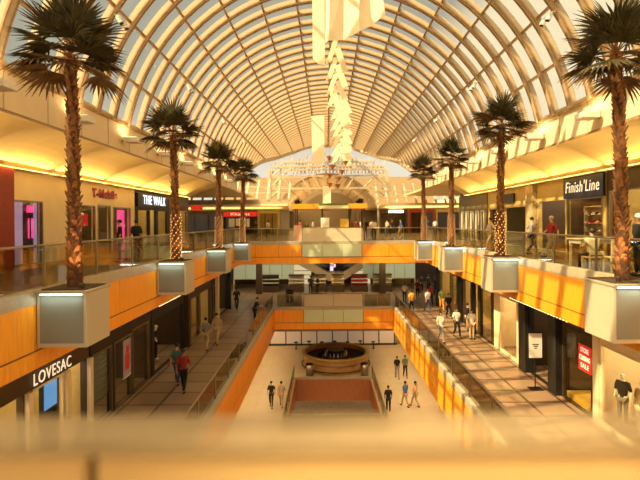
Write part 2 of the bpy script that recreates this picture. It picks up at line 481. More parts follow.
def curb(root, axis, pos, outward, a0, a1, z0, z1, w=.26):
    mb = MB()
    if axis == 'y': mb.box(pos - outward * .03, pos + outward * w, a0, a1, z0, z1)
    else: mb.box(a0, a1, pos - outward * .03, pos + outward * w, z0, z1)
    obj('stone_curb', mb, M_CURB, root, bevel=.01)

def mid(ys): return [(a + b) / 2 for a, b in zip(ys, ys[1:])]
def cuts_for(ys, lo, hi):
    e = []
    for y in ys: e += [y - .56, y + .56]
    e += mid(ys)
    e += [ys[0] - 3.5]
    return sorted(v for v in e if lo < v < hi)
f = sroot('trim_4'); fascia(f, 'y', XL, 1, .95, YB, -.12, -1.12, -1.5, cuts_for(PALM_L, .95, YB)); curb(f, 'y', XL, -1, .95, YB, -.13, .17)
f = sroot('trim_5'); fascia(f, 'y', XR, -1, .95, YB, -.12, -1.12, -1.5, cuts_for(PALM_R, .95, YB)); curb(f, 'y', XR, 1, .95, YB, -.13, .17)
f = sroot('trim_6'); fascia(f, 'x', YB, -1, XL, XR, -.12, -1.02, -1.5, [-5.2, -3.5, -1.78, 2.62, 4.6, 6.2], [(-1.78, 2.62)]); curb(f, 'x', YB, 1, XL, XR, -.13, .13)
f = sroot('trim_7'); fascia(f, 'y', X2L, 1, .95, YB2, Z2 - .1, Z2 - 1.25, -7.0, [4 + 1.55 * k for k in range(21)]); curb(f, 'y', X2L, -1, .95, YB2, Z2 - .11, Z2 + .16)
f = sroot('trim_8'); fascia(f, 'y', X2R, -1, .95, YB2, Z2 - .1, Z2 - 1.25, -7.0, [4 + 1.55 * k for k in range(21)]); curb(f, 'y', X2R, 1, .95, YB2, Z2 - .11, Z2 + .16)
f = sroot('trim_9'); fascia(f, 'x', YB2, -1, X2L, X2R, Z2 - .12, Z2 - 1.1, Z2 - 1.62, [-3.4, -1.8, 2.85, 4.3], [(-1.8, 2.85)]); curb(f, 'x', YB2, 1, X2L, X2R, Z2 - .13, Z2 + .13)
# green frosted panes in the middle of the two bridges
for nm, lab, y, xs, z0, z1 in (('glazed_screen', 'pale green frosted glass front panel of three panes in the middle of the upper bridge', YB, (-1.76, -.3, 1.15, 2.6), -1.0, -.1),
                               ('glazed_screen', 'green frosted glass front panel of three panes in the middle of the middle level bridge', YB2, (-1.78, -.25, 1.3, 2.83), Z2 - 1.08, Z2 - .1)):
    t = thing(nm, lab, 'glass panel', (xs[0], y, z0))
    for a, b in zip(xs, xs[1:]): obj('pane', MB().box(a + .012, b - .012, y - .09, y - .03, z0, z1), M_FROSTG, t)

# ------------------------------------------------------------------ railings
def railing(label, axis, pos, a0, a1, zb, h=.93, step=2.37, group='glass balustrades', infill=M_GLASS, nolast=False):
    t = thing('glass_railing', label, 'railing', (pos, a0, zb) if axis == 'y' else (a0, pos, zb), 0, group)
    n = max(1, round((a1 - a0) / step)); st = (a1 - a0) / n
    def P(u, z, o=0): return (pos + o, u, z) if axis == 'y' else (u, pos + o, z)
    for k in range(n):
        mb = MB(); u0, u1 = a0 + k * st + .02, a0 + (k + 1) * st - .02
        if axis == 'y': mb.box(pos - .008, pos + .008, u0, u1, zb, zb + h - .04)
        else: mb.box(u0, u1, pos - .008, pos + .008, zb, zb + h - .04)
        obj('glass_panel', mb, infill, t)
    for k in range(n + 1):
        u = min(max(a0 + k * st, a0 + .02), a1 - .02)
        mb = MB()
        if axis == 'y': mb.box(pos - .03, pos + .03, u - .018, u + .018, zb, zb + h)
        else: mb.box(u - .018, u + .018, pos - .03, pos + .03, zb, zb + h)
        obj('post', mb, M_METAL, t)
    obj('handrail', MB().tube([P(a0, zb + h), P(a1, zb + h)], .03, 8), M_METAL, t, smooth=True)
    return t
railing('glass railing with metal handrail along the left upper balcony behind the palms', 'y', XL - .13, 1.0, YB, .17)
railing('glass railing with metal handrail along the right upper balcony behind the palms', 'y', XR + .13, 1.0, YB, .17)
railing('clear glass railing on the left end of the upper bridge', 'x', YB + .13, XL + .25, -2.4, .13, step=1.4)
railing('clear glass railing on the right end of the upper bridge beside two shoppers', 'x', YB + .13, 3.0, XR - .25, .13, step=1.4)
railing('frosted glass balustrade in the middle of the upper bridge below the kiosk', 'x', YB + .13, -1.76, 2.6, .13, h=.98, step=4.4, infill=M_FROSTW)
railing('glass railing along the left middle level walkway above the orange panels', 'y', X2L - .13, 1.0, YB2, Z2 + .16)
railing('glass railing along the right middle level walkway above the orange panels', 'y', X2R + .13, 1.0, YB2, Z2 + .16)
railing('frosted glass balustrade across the middle level bridge', 'x', YB2 + .13, -1.78, 2.83, Z2 + .13, h=.98, step=2.3, infill=M_FROSTW)
railing('short clear glass railing on the left end of the middle level bridge', 'x', YB2 + .13, X2L + .2, -1.9, Z2 + .13, step=1.1)
railing('short clear glass railing on the right end of the middle level bridge', 'x', YB2 + .13, 2.95, X2R - .2, Z2 + .13, step=1.1)
railing('glass railing on the left side of the opening in the lowest floor', 'y', VL - .1, VN, VF, Z3 + .02, h=1.05)
railing('glass railing on the right side of the opening in the lowest floor', 'y', VRR + .1, VN, VF, Z3 + .02, h=1.05)
railing('glass railing on the near side of the opening in the lowest floor', 'x', VN - .1, VL, VRR, Z3 + .02, h=1.05, step=1.5)

# the balustrade we look over, right in front of us
t = thing('balustrade', 'beige panelled balustrade with glass top close up along the bottom of the view', 'balustrade', (0, .8, 0))
GX = (89 - 326) / 470 * .80
obj('top_ledge', MB().box(-2.4, 2.9, .79, .90, 1.205, 1.23), M_LEDGE, t)
for a, b in ((-2.4, GX - .0095), (GX + .0095, 1.6), (1.605, 2.9)):
    obj('panel', MB().box(a, b, .80, .83, .06, 1.204), M_CAP, t, bevel=.003)
obj('joint_bracket', MB().box(GX - .03, GX + .03, .832, .86, .06, 1.20), M_DBROWN, t)
obj('base_shoe', MB().box(-2.4, 2.9, .76, .90, 0.002, .058), M_METAL, t)

# ------------------------------------------------------------------ planters and palms
def planter(x, y, s, label):
    """s = +1 when the hall lies on the +X side"""
    t = thing('hanging_planter', label, 'planter', (x, y, -1.05 if s > 0 else -1.16), 0, 'box planters hung on the balcony edges')
    w = .53 if s > 0 else .58
    zb = -1.05 if s > 0 else -1.16
    obj('planter_box', MB().box(x - w, x + w, y - w, y + w, zb, .10), M_PLANTER, t, bevel=.015)
    obj('front_panel', MB().box(x - w + .07, x + w - .07, y - w - .012, y - w + .01, zb + .1, .055), M_PLANTERF, t)
    obj('rim', MB().box(x - w - .02, x + w + .02, y - w - .05, y + w + .02, .10, .16), M_CURB, t, bevel=.008)
    obj('light_strip', MB().box(x - w + .09, x + w - .09, y - w - .046, y - w - .02, .075, .098), M_LED, t)
    obj('soil', MB().box(x - w + .06, x + w - .06, y - w + .06, y + w - .06, .158, .185), M_SOIL, t)
    up = MB().lathe([(.05, 0), (.06, .1), (.045, .12)], (x + s * .33, y - .36, .185), 10)
    u = obj('uplight', up, M_DARKMETAL, t)
    area('planter_led', (x, y - w - .10, .07), (R(-18), 0, 0), .85, .04, 3.5, (.85, 1.0, .85))
    l = bpy.data.lights.new('uplight_lamp', 'SPOT'); l.energy = 95; l.color = (1, .55, .20); l.spot_size = R(60); l.spot_blend = .9; l.shadow_soft_size = .04
    o = bpy.data.objects.new('uplight_lamp', l); C.objects.link(o); o.location = (x + s * .36, y - .40, .33)
    o.rotation_euler = (Vector((x, y, 1.5)) - Vector(o.location)).to_track_quat('-Z', 'Y').to_euler()
    return t

def frond_mesh(v, dry=False):
    rnd = random.Random(100 + v)
    mb = MB()
    pl = .50
    mb.tube([(0, 0, 0), (pl * .5, 0, .02), (pl, 0, 0)], .018, 5, 1, .012)
    n = 21; droop = [.10, .22, .35][v % 3]
    for i in range(n):
        a = R(-95 + 190 * i / (n - 1)) + rnd.uniform(-.05, .05)
        ln = (.52 + .22 * math.cos(a)) * rnd.uniform(.88, 1.08)
        d = Vector((math.cos(a), math.sin(a), 0)); q = Vector((-d.y, d.x, 0))
        pts = []
        for u, w in ((0.0, .012), (.35, .036), (.7, .026), (1.0, .004)):
            c = Vector((pl, 0, 0)) + d * ln * u + Vector((0, 0, -droop * u * u * ln + .05 * math.cos(a * 1.0) * u))
            pts.append((c - q * w, c + Vector((0, 0, -.018 * (w / .03))), c + q * w))
        o = [p for tr in pts for p in tr]
        fs = []
        for k in range(3):
            for j in range(2): fs.append((k * 3 + j, k * 3 + j + 1, k * 3 + j + 4, k * 3 + j + 3))
        mb.add(o, fs, 0)
    return mb.mesh('frond', [M_DRYFROND if dry else M_FROND, M_BOOT])
FRONDS = [frond_mesh(0), frond_mesh(1), frond_mesh(2)]
DRY = [frond_mesh(4, True), frond_mesh(5, True)]

def palm(x, y, label, top, size, lean=0.0, seed=0, lights=True):
    rnd = random.Random(seed)
    zb = .185
    t = thing('palm_tree', label, 'palm', (x, y, zb), 0, 'palms in the hanging planters')
    H = top - zb
    def cen(z): return Vector((lean * (z / H) ** 2, 0, z))
    mb = MB()
    n = 14; rings = 22; vs = []
    for i in range(rings + 1):
        z = H * i / rings; c = cen(z); r0 = .15 - .045 * (i / rings) ** .7 + (.03 if i == 0 else 0)
        for j in range(n):
            a = 2 * PI * j / n; vs.append((c.x + r0 * math.cos(a), r0 * math.sin(a), z))
    fs = [(i * n + j, i * n + (j + 1) % n, (i + 1) * n + (j + 1) % n, (i + 1) * n + j) for i in range(rings) for j in range(n)]
    mb.add(vs, fs + [tuple(range(n - 1, -1, -1)), tuple(rings * n + j for j in range(n))], 0)
    k = 0; z = .04
    while z < H - .05:                                               # leaf-base scales in a spiral
        for j in range(5):
            a = k * 2.4 + j * 2 * PI / 5 + rnd.uniform(-.2, .2)
            r0 = .145 - .045 * (z / H) ** .7; c = cen(z); zz = z + rnd.uniform(-.03, .03)
            d = Vector((math.cos(a), math.sin(a), 0)); q = Vector((-d.y, d.x, 0)); w = rnd.uniform(.05, .08); h = rnd.uniform(.13, .2); st = rnd.uniform(.04, .10)
            p0 = Vector((c.x, 0, zz)) + d * (r0 - .02)
            A = [p0 - q * w, p0 + q * w, p0 + q * w * .55 + Vector((0, 0, h)) + d * st, p0 - q * w * .55 + Vector((0, 0, h)) + d * st,
                 p0 + Vector((0, 0, h * .55)) - d * .02]
            mb.add(A, [(0, 1, 2, 3), (0, 3, 4), (3, 2, 4), (2, 1, 4), (1, 0, 4)], 1)
        z += .115; k += 1
    obj('trunk', mb, [M_TRUNK, M_BOOT], t, world=False)
    c = cen(H)
    nf = 27
    for i in range(nf):
        u = (i + .5) / nf
        el = R([80, 58, 36, 20, 8, -2, -10, -22][min(7, int(u * 8))]) + rnd.uniform(-.16, .16)
        az = i * 2.39996 + rnd.uniform(-.25, .25)
        dry = u > .8 or rnd.random() < .12
        me = rnd.choice(DRY if dry else FRONDS)
        o = bpy.data.objects.new('frond', me); C.objects.link(o); o.parent = t
        o.location = c + Vector((0, 0, .32 * (1 - u) - .12))
        rot = Matrix.Rotation(az, 3, 'Z') @ Matrix.Rotation(-el, 3, 'Y') @ Matrix.Rotation(rnd.uniform(-.35, .35), 3, 'X')
        o.rotation_euler = rot.to_euler()
        sc = size * rnd.uniform(.86, 1.1); o.scale = (sc, sc, sc)
    if lights:
        hp = []
        for i in range(421):
            z = .05 + 1.7 * (i / 420) ** 1.25; aa = i * .2767
            r0 = .205 - .03 * z / H; hp.append((r0 * math.cos(aa), r0 * math.sin(aa), z))
        mb = MB().beads(hp, .003, .014, 4, 5)
        obj('fairy_lights', mb, [M_DARKMETAL, M_BULB], t, world=False)
    return t
ORD = ['nearest', 'second nearest', 'third nearest', 'farthest']
TOPL, TOPR = [5.28, 4.85, 4.7, 4.8], [5.38, 5.2, 4.95, 4.9]
SZ_L, SZ_R = [1.08, .98, .92, .92], [1.08, 1.02, .95, .95]
for i, y in enumerate(PALM_L):
    planter(PXL, y, 1, '%s grey fronted planter box on the left balcony edge' % ORD[i])
    palm(PXL, y, '%s tall fan palm with shaggy trunk on the left balcony edge' % ORD[i], TOPL[i], SZ_L[i], [-.05, -.1, .02, .1][i], 11 + i, i > 0)
for i, y in enumerate(PALM_R):
    PXR = 6.9 if i == 0 else 6.82
    planter(PXR, y, -1, '%s grey fronted planter box on the right balcony edge' % ORD[i])
    palm(PXR, y, '%s tall fan palm with shaggy trunk on the right balcony edge' % ORD[i], TOPR[i], SZ_R[i], [-.12, .1, .05, 0][i], 31 + i, i > 0)

# ------------------------------------------------------------------ shopfronts
def shop(label, s, X, zf, zc, y0, y1, mface, openings, depth=4.2, mback=M_TAN, lamp=M_SHOPLAMP, nlamps=2, pw=35, frame=M_METAL, group='shopfronts', short='shop'):
    """one tenant: facade with openings (ya, yb, zb, zt, 'window'|'door'|'open'), the room behind it and its lamps. s = outward side"""
    short = ' '.join(label.split()[:8])
    t = thing('shopfront', label, 'shopfront', (X, (y0 + y1) / 2, zf), 0, group)
    W = lambda mb, d0, d1, a, b, c, d, mi=0: mb.box(X + s * d0, X + s * d1, a, b, c, d, mi)
    mb = MB()
    ops = sorted(openings)
    y = y0
    for (a, b, zb, zt, kd) in ops:
        if a > y + .001: W(mb, 0, .18, y, a, zf, zc)
        W(mb, 0, .18, a, b, zt, zc)
        if zb > zf + .001: W(mb, 0, .18, a, b, zf, zb)
        y = b
    if y < y1 - .001: W(mb, 0, .18, y, y1, zf, zc)
    obj('facade', mb, mface, t)
    for (a, b, zb, zt, kd) in ops:
        if kd == 'open': continue
        mb = MB(); e = .05
        W(mb, -.03, .08, a, a + e, zb, zt); W(mb, -.03, .08, b - e, b, zb, zt); W(mb, -.03, .08, a + e, b - e, zt - e, zt); W(mb, -.03, .08, a + e, b - e, zb, zb + e)
        nm = 'window_frame' if kd == 'window' else 'door_frame'
        fr = obj(nm, mb, frame, t)
        if kd == 'window':
            mb = MB(); W(mb, .02, .035, a + e, b - e, zb + e, zt - e); obj('pane', mb, M_SHOPGLASS, fr)
        else:
            mb = MB(); W(mb, .02, .05, a + e, b - e, zb + e, zt - e); dr = obj('door', mb, M_SHOPGLASS, t)
            mb = MB(); W(mb, -.06, -.03, b - .22, b - .18, zf + .7, zf + 1.4); obj('door_handle', mb, M_METAL, dr)
    # room behind
    nm = 'wall_left' if s < 0 else 'wall_right'
    mb = MB(); W(mb, depth, depth + .1, y0, y1, zf, zc); struct(nm, mb, mback)
    mb = MB(); W(mb, .18, depth, y0 - .05, y0 + .05, zf, zc); struct(nm, mb, mback)
    mb = MB(); W(mb, .18, depth, y1 - .05, y1 + .05, zf, zc); struct(nm, mb, mback)
    mb = MB(); W(mb, .18, depth, y0, y1, zc - .06, zc); struct('ceiling', mb, mback)
    for k in range(nlamps):
        yy = y0 + (y1 - y0) * (k + .5) / nlamps
        mb = MB(); W(mb, 1.0, 2.2, yy - .5, yy + .5, zc - .12, zc - .07)
        t2 = thing('ceiling_lamp', 'flat warm lamp on the ceiling inside the ' + short, 'lamp', (X + s * 1.6, yy, zc - .12), 0, 'shop ceiling lamps')
        obj('diffuser', mb, lamp, t2)
        area('shop_glow', (X + s * 1.6, yy, zc - .15), (0, 0, 0), 1.1, .9, pw, (1, .78, .45))
        mb = MB(); W(mb, .95, 2.25, yy - .55, yy + .55, zc - .07, zc - .06); obj('lamp_frame', mb, M_WHITE, t2)
    return t

def shelf_unit(s, X, d, y0, y1, zf, label, mshelf, goods, group, n=4, h=2.0, seed=1, per=6, lit=False):
    rnd = random.Random(seed)
    x0, x1 = X + s * d, X + s * (d + .4)
    t = thing('display_shelf', label, 'shelf', ((x0 + x1) / 2, (y0 + y1) / 2, zf))
    obj('back_panel', MB().box(x1, x1 + s * .03, y0, y1, zf, zf + h), mshelf, t)
    for yy in (y0, y1): obj('side_panel', MB().box(x0, x1, yy - .02, yy + .02, zf, zf + h), mshelf, t)
    st = (h - .1) / n
    for k in range(n + 1): obj('shelf', MB().box(x0, x1, y0 + .02, y1 - .02, zf + .04 + st * k, zf + .07 + st * k), mshelf, t)
    glab, gm, kind = goods
    for k in range(n):
        for j in range(per):
            if rnd.random() < .2: continue
            yy = y0 + .1 + (y1 - y0 - .2) * (j + .5) / per; zz = zf + .072 + st * k
            w = (y1 - y0 - .2) / per * rnd.uniform(.28, .4); hh = st * rnd.uniform(.35, .7)
            mm = rnd.choice(gm); xc = (x0 + x1) / 2
            if kind == 'shoe':
                mb = MB().prism([(yy - w, zz), (yy + w, zz), (yy + w, zz + .05), (yy + w * .1, zz + .07), (yy - w * .3, zz + .13), (yy - w, zz + .12)], 'x', xc - .05, xc + .05)
            elif kind == 'bottle':
                mb = MB().lathe([(w * .6, 0), (w * .62, hh * .6), (w * .25, hh * .75), (w * .25, hh)], (xc, yy, zz), 8)
            else:
                mb = MB().prism([(yy - w, zz), (yy + w, zz), (yy + w, zz + hh), (yy - w, zz + hh)], 'x', xc - .12, xc + .12)
            solo(kind, mb, mm, glab, kind, group, origin=(xc, yy, zz))
    return t

# --- upper left
zc1 = 3.62
shop('cream phone shop facade with magenta sign behind the nearest left palm', -1, SL, 0, zc1, 16.75, 28.0, M_CREAM,
     [(17.1, 18.9, .02, 2.47, 'window'), (21.2, 23.2, .02, 2.45, 'window'), (23.45, 24.85, .02, 2.5, 'door'), (25.15, 27.4, .02, 2.45, 'window')], mback=M_DOLIVE, nlamps=3, pw=18)
def sign(label, facing, center, w, h, mpanel, body, size, mtext, name='shop_sign', tw=None, bold=.0, shear=0, panel=True):
    t = thing(name, label, 'sign', center)
    x, y, z = center
    if panel:
        if facing in ('px', 'nx'):
            s = -1 if facing == 'px' else 1
            obj('sign_panel', MB().box(x, x + s * .10, y - w / 2, y + w / 2, z - h / 2, z + h / 2), mpanel, t)
        else: obj('sign_panel', MB().box(x - w / 2, x + w / 2, y, y + .1, z - h / 2, z + h / 2), mpanel, t)
    n = {'px': (1, 0, 0), 'nx': (-1, 0, 0), 'ny': (0, -1, 0)}[facing]
    if body: text_mesh('lettering', body, size, mtext, t, (x + n[0] * .03, y, z) if facing != 'ny' else (x, y - .03, z), facing, .006, tw, bold, shear)
    return t
sign('magenta letters T-Mobile on the cream wall of the phone shop', 'px', (SL + .03, 24.2, 3.05), 3, .5, M_CREAM, 'T-Mobile', .58, M_MAGENTA, tw=2.7, bold=.03, panel=False)
def light_box(lab, d, y0, y1, z0, z1, m):
    t = thing('light_box', lab, 'light box', (SL - d, (y0 + y1) / 2, 0))
    obj('panel', MB().box(SL - d - .04, SL - d, y0, y1, z0, z1), m, t)
    if z0 > .01: obj('stand', MB().box(SL - d - .035, SL - d - .005, (y0 + y1) / 2 - .03, (y0 + y1) / 2 + .03, 0, z0), M_DARKMETAL, t)
light_box('lavender lit panel at the left of the first phone shop window', .22, 17.45, 18.0, 0, 2.4, M_LAVENDER)
light_box('narrow lavender lit strip at the right edge of the first phone shop window', .22, 18.72, 18.9, 0, 2.4, M_LAVENDER)
light_box('dark backdrop panel in the middle of the first phone shop window', .42, 18.0, 19.4, 0, 2.4, M_DBROWN)
light_box('small pink lit panel high in the first phone shop window', .30, 18.42, 18.85, 2.02, 2.3, M_PINK)
light_box('pink lit panel low in the first phone shop window', .36, 18.6, 18.95, 1.0, 1.8, M_PINK)
light_box('tall bright pink lit panel in the window right of the phone shop door', .22, 26.2, 27.1, 0, 2.3, M_PINK)
light_box('wide red lit panel in the window left of the phone shop door', .22, 22.2, 22.95, 1.45, 2.05, M_REDLIT)
struct('column', MB().box(SL - .02, SL + .4, 14.6, 16.6, 0, zc1), M_DRED); bpy.data.objects['column'].name = 'trim_10'
shop('dark fronted shop nearest the camera on the left upper level', -1, SL, 0, zc1, 4.5, 14.6, M_DRED, [(5, 9, .05, 2.6, 'window'), (9.5, 14, .05, 2.6, 'window')])
shop('black shopfront with cool white lit sign beside the cream phone shop', -1, SL, 0, zc1, 28.1, 34.0, M_BLACK, [(28.4, 30.3, .05, 2.4, 'window'), (30.5, 31.6, .02, 2.4, 'open'), (31.8, 33.8, .05, 2.4, 'window')], mback=M_OLIVE, frame=M_DARKMETAL)
sign('cool white lit letters THE WALK on a black shop fascia', 'px', (SL + .14, 30.9, 2.98), 5.4, .85, M_BLACK, 'THE WALK', .8, M_COOLSIGN, tw=4.0, bold=.01)
shop('dark shopfront with small red sign at the far end of the left upper level', -1, SL, 0, zc1, 34.1, 39.0, M_DBROWN, [(34.5, 36.2, .05, 2.5, 'window'), (36.4, 38.6, .02, 2.5, 'window')], mback=M_OLIVE)
t = sign('small red lit sign board at the corner of the left upper shop row', 'ny', (SL + .9, 38.2, 2.75), .95, .42, M_REDLIT, '', .3, M_WHITE)
shelf_unit(-1, SL, 3.2, 29, 33, 0, 'long dark display shelf inside the shop with the cool white sign', M_DBROWN, ('small carton on the dark shelf in the shop with the cool white sign', [M_TAN, M_WHITE, M_OLIVE], 'carton'), 'cartons in the black shop', seed=3)

# --- upper right
shop('dark shopfront with lit shelves behind the nearest right palm', 1, SR, 0, zc1, 8.0, 19.4, M_DBROWN, [(8.4, 13, .05, 2.75, 'window'), (13.2, 16.2, .02, 2.75, 'open'), (16.4, 19.2, .05, 2.75, 'window')], mback=M_OLIVE, nlamps=4, lamp=M_BRIGHTLAMP)
shop('glass shopfront under the navy Finish Line sign', 1, SR, 0, zc1, 19.5, 25.8, M_OLIVE, [(19.7, 22.6, .02, 2.55, 'window'), (22.8, 25.6, .02, 2.55, 'open')], mback=M_DBROWN, nlamps=3, lamp=M_BRIGHTLAMP)
sign('navy shop sign reading Finish Line in cream letters', 'nx', (SR - .14, 21.05, 3.05), 3.25, .98, M_NAVY, "Finish'Line", .72, M_WARMSIGN, tw=2.75, bold=.0, shear=.15)
struct('trim_11', MB().box(SR - .25, SR + .2, 25.85, 26.75, 0, zc1), M_STONE)
shop('gold panelled shopfront with a wide dark entrance beside the stone pillar', 1, SR, 0, zc1, 26.8, 33.6, M_OLIVE, [(27.1, 30.6, .02, 2.35, 'open'), (31.2, 33.2, .05, 2.35, 'window')], mback=M_DOLIVE, nlamps=1)
sign('small black sign board on the gold shopfront', 'nx', (SR - .14, 29.8, 2.95), 2.1, .55, M_BLACK, '', .3, M_WHITE)
shop('dark olive shopfront with tall narrow lit doors at the far end of the right row', 1, SR, 0, zc1, 33.9, 41.0, M_DOLIVE,
     [(34.5 + 1.25 * k, 35.2 + 1.25 * k, .02, 2.3, 'window') for k in range(5)], mback=M_WHITE, nlamps=3, lamp=M_BRIGHTLAMP, frame=M_WHITE)
for k, (a, b) in enumerate(((8.6, 11.0), (11.4, 13.8), (14.2, 16.4), (16.8, 19.0))):
    shelf_unit(1, SR, 2.6, a, b, 0, 'lit wall shelf in the dark shop at far right, %s of four' % ORD[k], M_TAN, ('folded item on the wall shelves of the dark shop on the right', [M_WHITE, M_TAN, M_RED], 'folded_garment'), 'folded goods in the dark right shop', seed=20 + k)
for k, (a, b) in enumerate(((19.8, 21.6), (21.8, 23.6), (23.8, 25.5))):
    shelf_unit(1, SR, 2.4, a, b, 0, 'shoe display shelf in the sports shop, %s along the wall' % ORD[k], M_TAN, ('sports shoe on the wall shelves of the sports shop', [M_WHITE, M_RED, M_BLACK, M_WHITE], 'shoe'), 'shoes in the sports shop', n=5, h=2.3, seed=40 + k, per=5)
shelf_unit(1, SR, 3.2, 27.4, 30.4, 0, 'dim display shelf deep inside the gold fronted shop', M_DBROWN, ('green carton on the dim shelf in the gold fronted shop', [M_GREEN, M_OLIVE], 'carton'), 'cartons in the gold fronted shop', seed=9)

# --- middle left
zc2 = -1.5; HB = -2.75
shop('sofa shop with brown header and gold walls at the lower left', -1, S2L, Z2, zc2, 6.0, 15.2, M_DBROWN, [(6.4, 9.0, Z2 + .05, HB, 'window'), (9.2, 11.9, Z2 + .05, HB, 'open'), (12.25, 13.7, Z2 + .05, HB, 'window'), (13.95, 15.0, Z2 + .05, HB, 'open')],
     depth=3.0, pw=45, mback=M_OLIVE, nlamps=4, lamp=M_BRIGHTLAMP, frame=M_CREAM)
sign('raised cream letters LOVESAC on the brown header at the lower left', 'px', (S2L + .02, 13.15, -2.52), 3, .5, M_DBROWN, 'LOVESAC', .46, M_WARMSIGN, tw=1.8, bold=.0, panel=False)
for y in (11.95, 13.72, 15.05): struct('trim_12', MB().box(S2L - .1, S2L + .12, y, y + .2, Z2, HB), M_CREAM)
t = thing('video_screen', 'blue lit portrait screen in the entrance of the sofa shop', 'screen', (S2L - .5, 13.95, Z2))
obj('housing', MB().box(S2L - .62, S2L - .5, 13.55, 14.35, Z2, -2.85), M_BLACK, t); obj('screen', MB().box(S2L - .5, S2L - .49, 13.6, 14.3, -3.85, -2.9), M_BLUE, t)
shop('dark glazed shopfront with grey blind and hanging poster on the left middle level', -1, S2L, Z2, zc2, 15.3, 20.6, M_BLACK, [(15.4, 16.8, Z2 + .05, HB, 'window'), (17.0, 18.5, Z2 + .02, HB, 'window'), (18.6, 20.3, Z2 + .02, HB + .1, 'door')], mback=M_DBROWN, nlamps=1, frame=M_METAL)
t = thing('window_blind', 'grey slatted blind behind the glass beside the sofa shop', 'blind', (S2L - .15, 16.1, HB - .1))
mb = MB()
for k in range(18): mb.box(S2L - .16, S2L - .10, 15.5, 16.7, HB - .15 - k * .09, HB - .11 - k * .09)
obj('slats', mb, M_BLIND, t); obj('head_rail', MB().box(S2L - .18, S2L - .08, 15.5, 16.7, HB - .1, HB - .05), M_METAL, t)
t = thing('hanging_poster', 'narrow lilac poster with red print hanging in the dark shop window', 'poster', (S2L + .06, 17.95, -3.5))
obj('sheet', MB().box(S2L + .05, S2L + .07, 17.62, 18.28, -4.25, -2.85), mat('poster_paper', (.42, .36, .50), .6), t)
obj('print', MB().box(S2L + .071, S2L + .075, 17.75, 18.15, -4.0, -3.4).box(S2L + .071, S2L + .075, 17.85, 18.1, -3.38, -3.1), M_RED, t)
obj('bottom_bar', MB().box(S2L + .04, S2L + .08, 17.6, 18.3, -4.29, -4.25), M_WHITE, t)
shop('dark shop with white figures in its open front on the left middle level', -1, S2L, Z2, zc2, 20.7, 26.2, M_BLACK, [(21.0, 25.2, Z2 + .02, HB, 'open')], mback=M_DBROWN, nlamps=1, pw=20)
shop('narrow lit shopfront with olive edge on the left middle level', -1, S2L, Z2, zc2, 26.3, 31.5, M_DBROWN, [(26.6, 28.4, Z2 + .02, HB, 'window'), (28.7, 31.2, Z2 + .02, HB, 'open')], mback=M_OLIVE, nlamps=1)
shop('far shopfront with cream post on the left middle level', -1, S2L, Z2, zc2, 31.6, 37.0, M_BLACK, [(31.9, 33.0, Z2 + .02, HB, 'window'), (33.4, 36.6, Z2 + .02, HB, 'open')], mback=M_DBROWN, nlamps=1)
for y, m_ in ((25.5, M_DBROWN), (32.5, M_CREAM), (36.6, M_BLACK)): struct('trim_13', MB().box(S2L, S2L + .22, y, y + .3, Z2, zc2), m_)

# --- middle right
shop('bright cream shop window with mannequins at the lower right', 1, S2R, Z2, zc2, 7.0, 15.85, M_CREAM, [(7.4, 11.0, Z2 + .08, -2.5, 'window'), (11.2, 15.45, Z2 + .08, -2.5, 'window')], depth=2.2, pw=30, mback=M_CREAM, nlamps=4, lamp=M_BRIGHTLAMP, frame=M_CREAM)
struct('trim_14', MB().box(S2R - .06, S2R - .001, 15.5, 15.84, Z2, zc2), M_CREAM)
shop('shop window with red sale sign and yellow floor display on the right middle level', 1, S2R, Z2, zc2, 15.9, 18.0, M_DBROWN, [(15.95, 17.9, Z2 + .05, -2.4, 'window')], mback=M_DBROWN, nlamps=1, frame=M_DARKMETAL)
solo('display_plinth', MB().box(S2R + .1, S2R + 1.6, 16.1, 17.85, Z2 + .02, Z2 + .3), M_YELLOW, 'low yellow display plinth inside the window with the red sale sign', 'plinth')
t = thing('sale_sign', 'red sale sign hanging in the glass beside the cream pillar', 'sign', (S2R - .05, 16.3, -3.25))
obj('sign_board', MB().box(S2R - .06, S2R - .04, 15.9, 16.7, -3.7, -2.8), M_REDLIT, t)
for k, w in enumerate(('STORE', 'CLOSING', 'SALE')): text_mesh('lettering', w, .24, M_WARMSIGN, t, (S2R - .07, 16.3, -2.98 - .27 * k), 'nx', .004, .66 if k == 1 else .5)
shop('black portal shopfront behind the poster stand on the right middle level', 1, S2R, Z2, zc2, 18.05, 21.9, M_BLACK, [(18.9, 20.8, Z2 + .02, -2.2, 'open')], mback=M_DBROWN, nlamps=1)
for y0, y1 in ((18.1, 18.75), (20.85, 21.6)): struct('trim_15', MB().box(S2R - .2, S2R + .1, y0, y1, Z2, zc2), M_BLACK)
t = thing('poster_stand', 'white notice on a black floor stand before the black portal shop', 'poster stand', (8.35, 18.85, Z2))
obj('foot', MB().box(8.1, 8.6, 18.65, 19.05, Z2 + .0, Z2 + .03), M_BLACK, t); obj('pole', MB().tube([(8.35, 18.87, Z2 + .03), (8.35, 18.87, -3.9)], .025, 8), M_BLACK, t)
obj('frame', MB().box(8.03, 8.67, 18.83, 18.87, -4.0, -2.9), M_BLACK, t, bevel=.01)
nt_ = obj('notice', MB().box(8.09, 8.61, 18.815, 18.83, -3.94, -2.96), M_WHITE, t)
obj('print_lines', MB().box(8.22, 8.48, 18.81, 18.815, -3.42, -3.38).box(8.26, 8.44, 18.81, 18.815, -3.5, -3.46).box(8.3, 8.4, 18.81, 18.815, -3.58, -3.54), M_DBROWN, nt_)
shop('cream framed shop window with a dark dressed mannequin on the right middle level', 1, S2R, Z2, zc2, 21.95, 25.3, M_CREAM, [(22.2, 24.4, Z2 + .08, -2.3, 'window')], depth=1.8, pw=35, mback=M_CREAM, nlamps=2, lamp=M_BRIGHTLAMP, frame=M_CREAM)
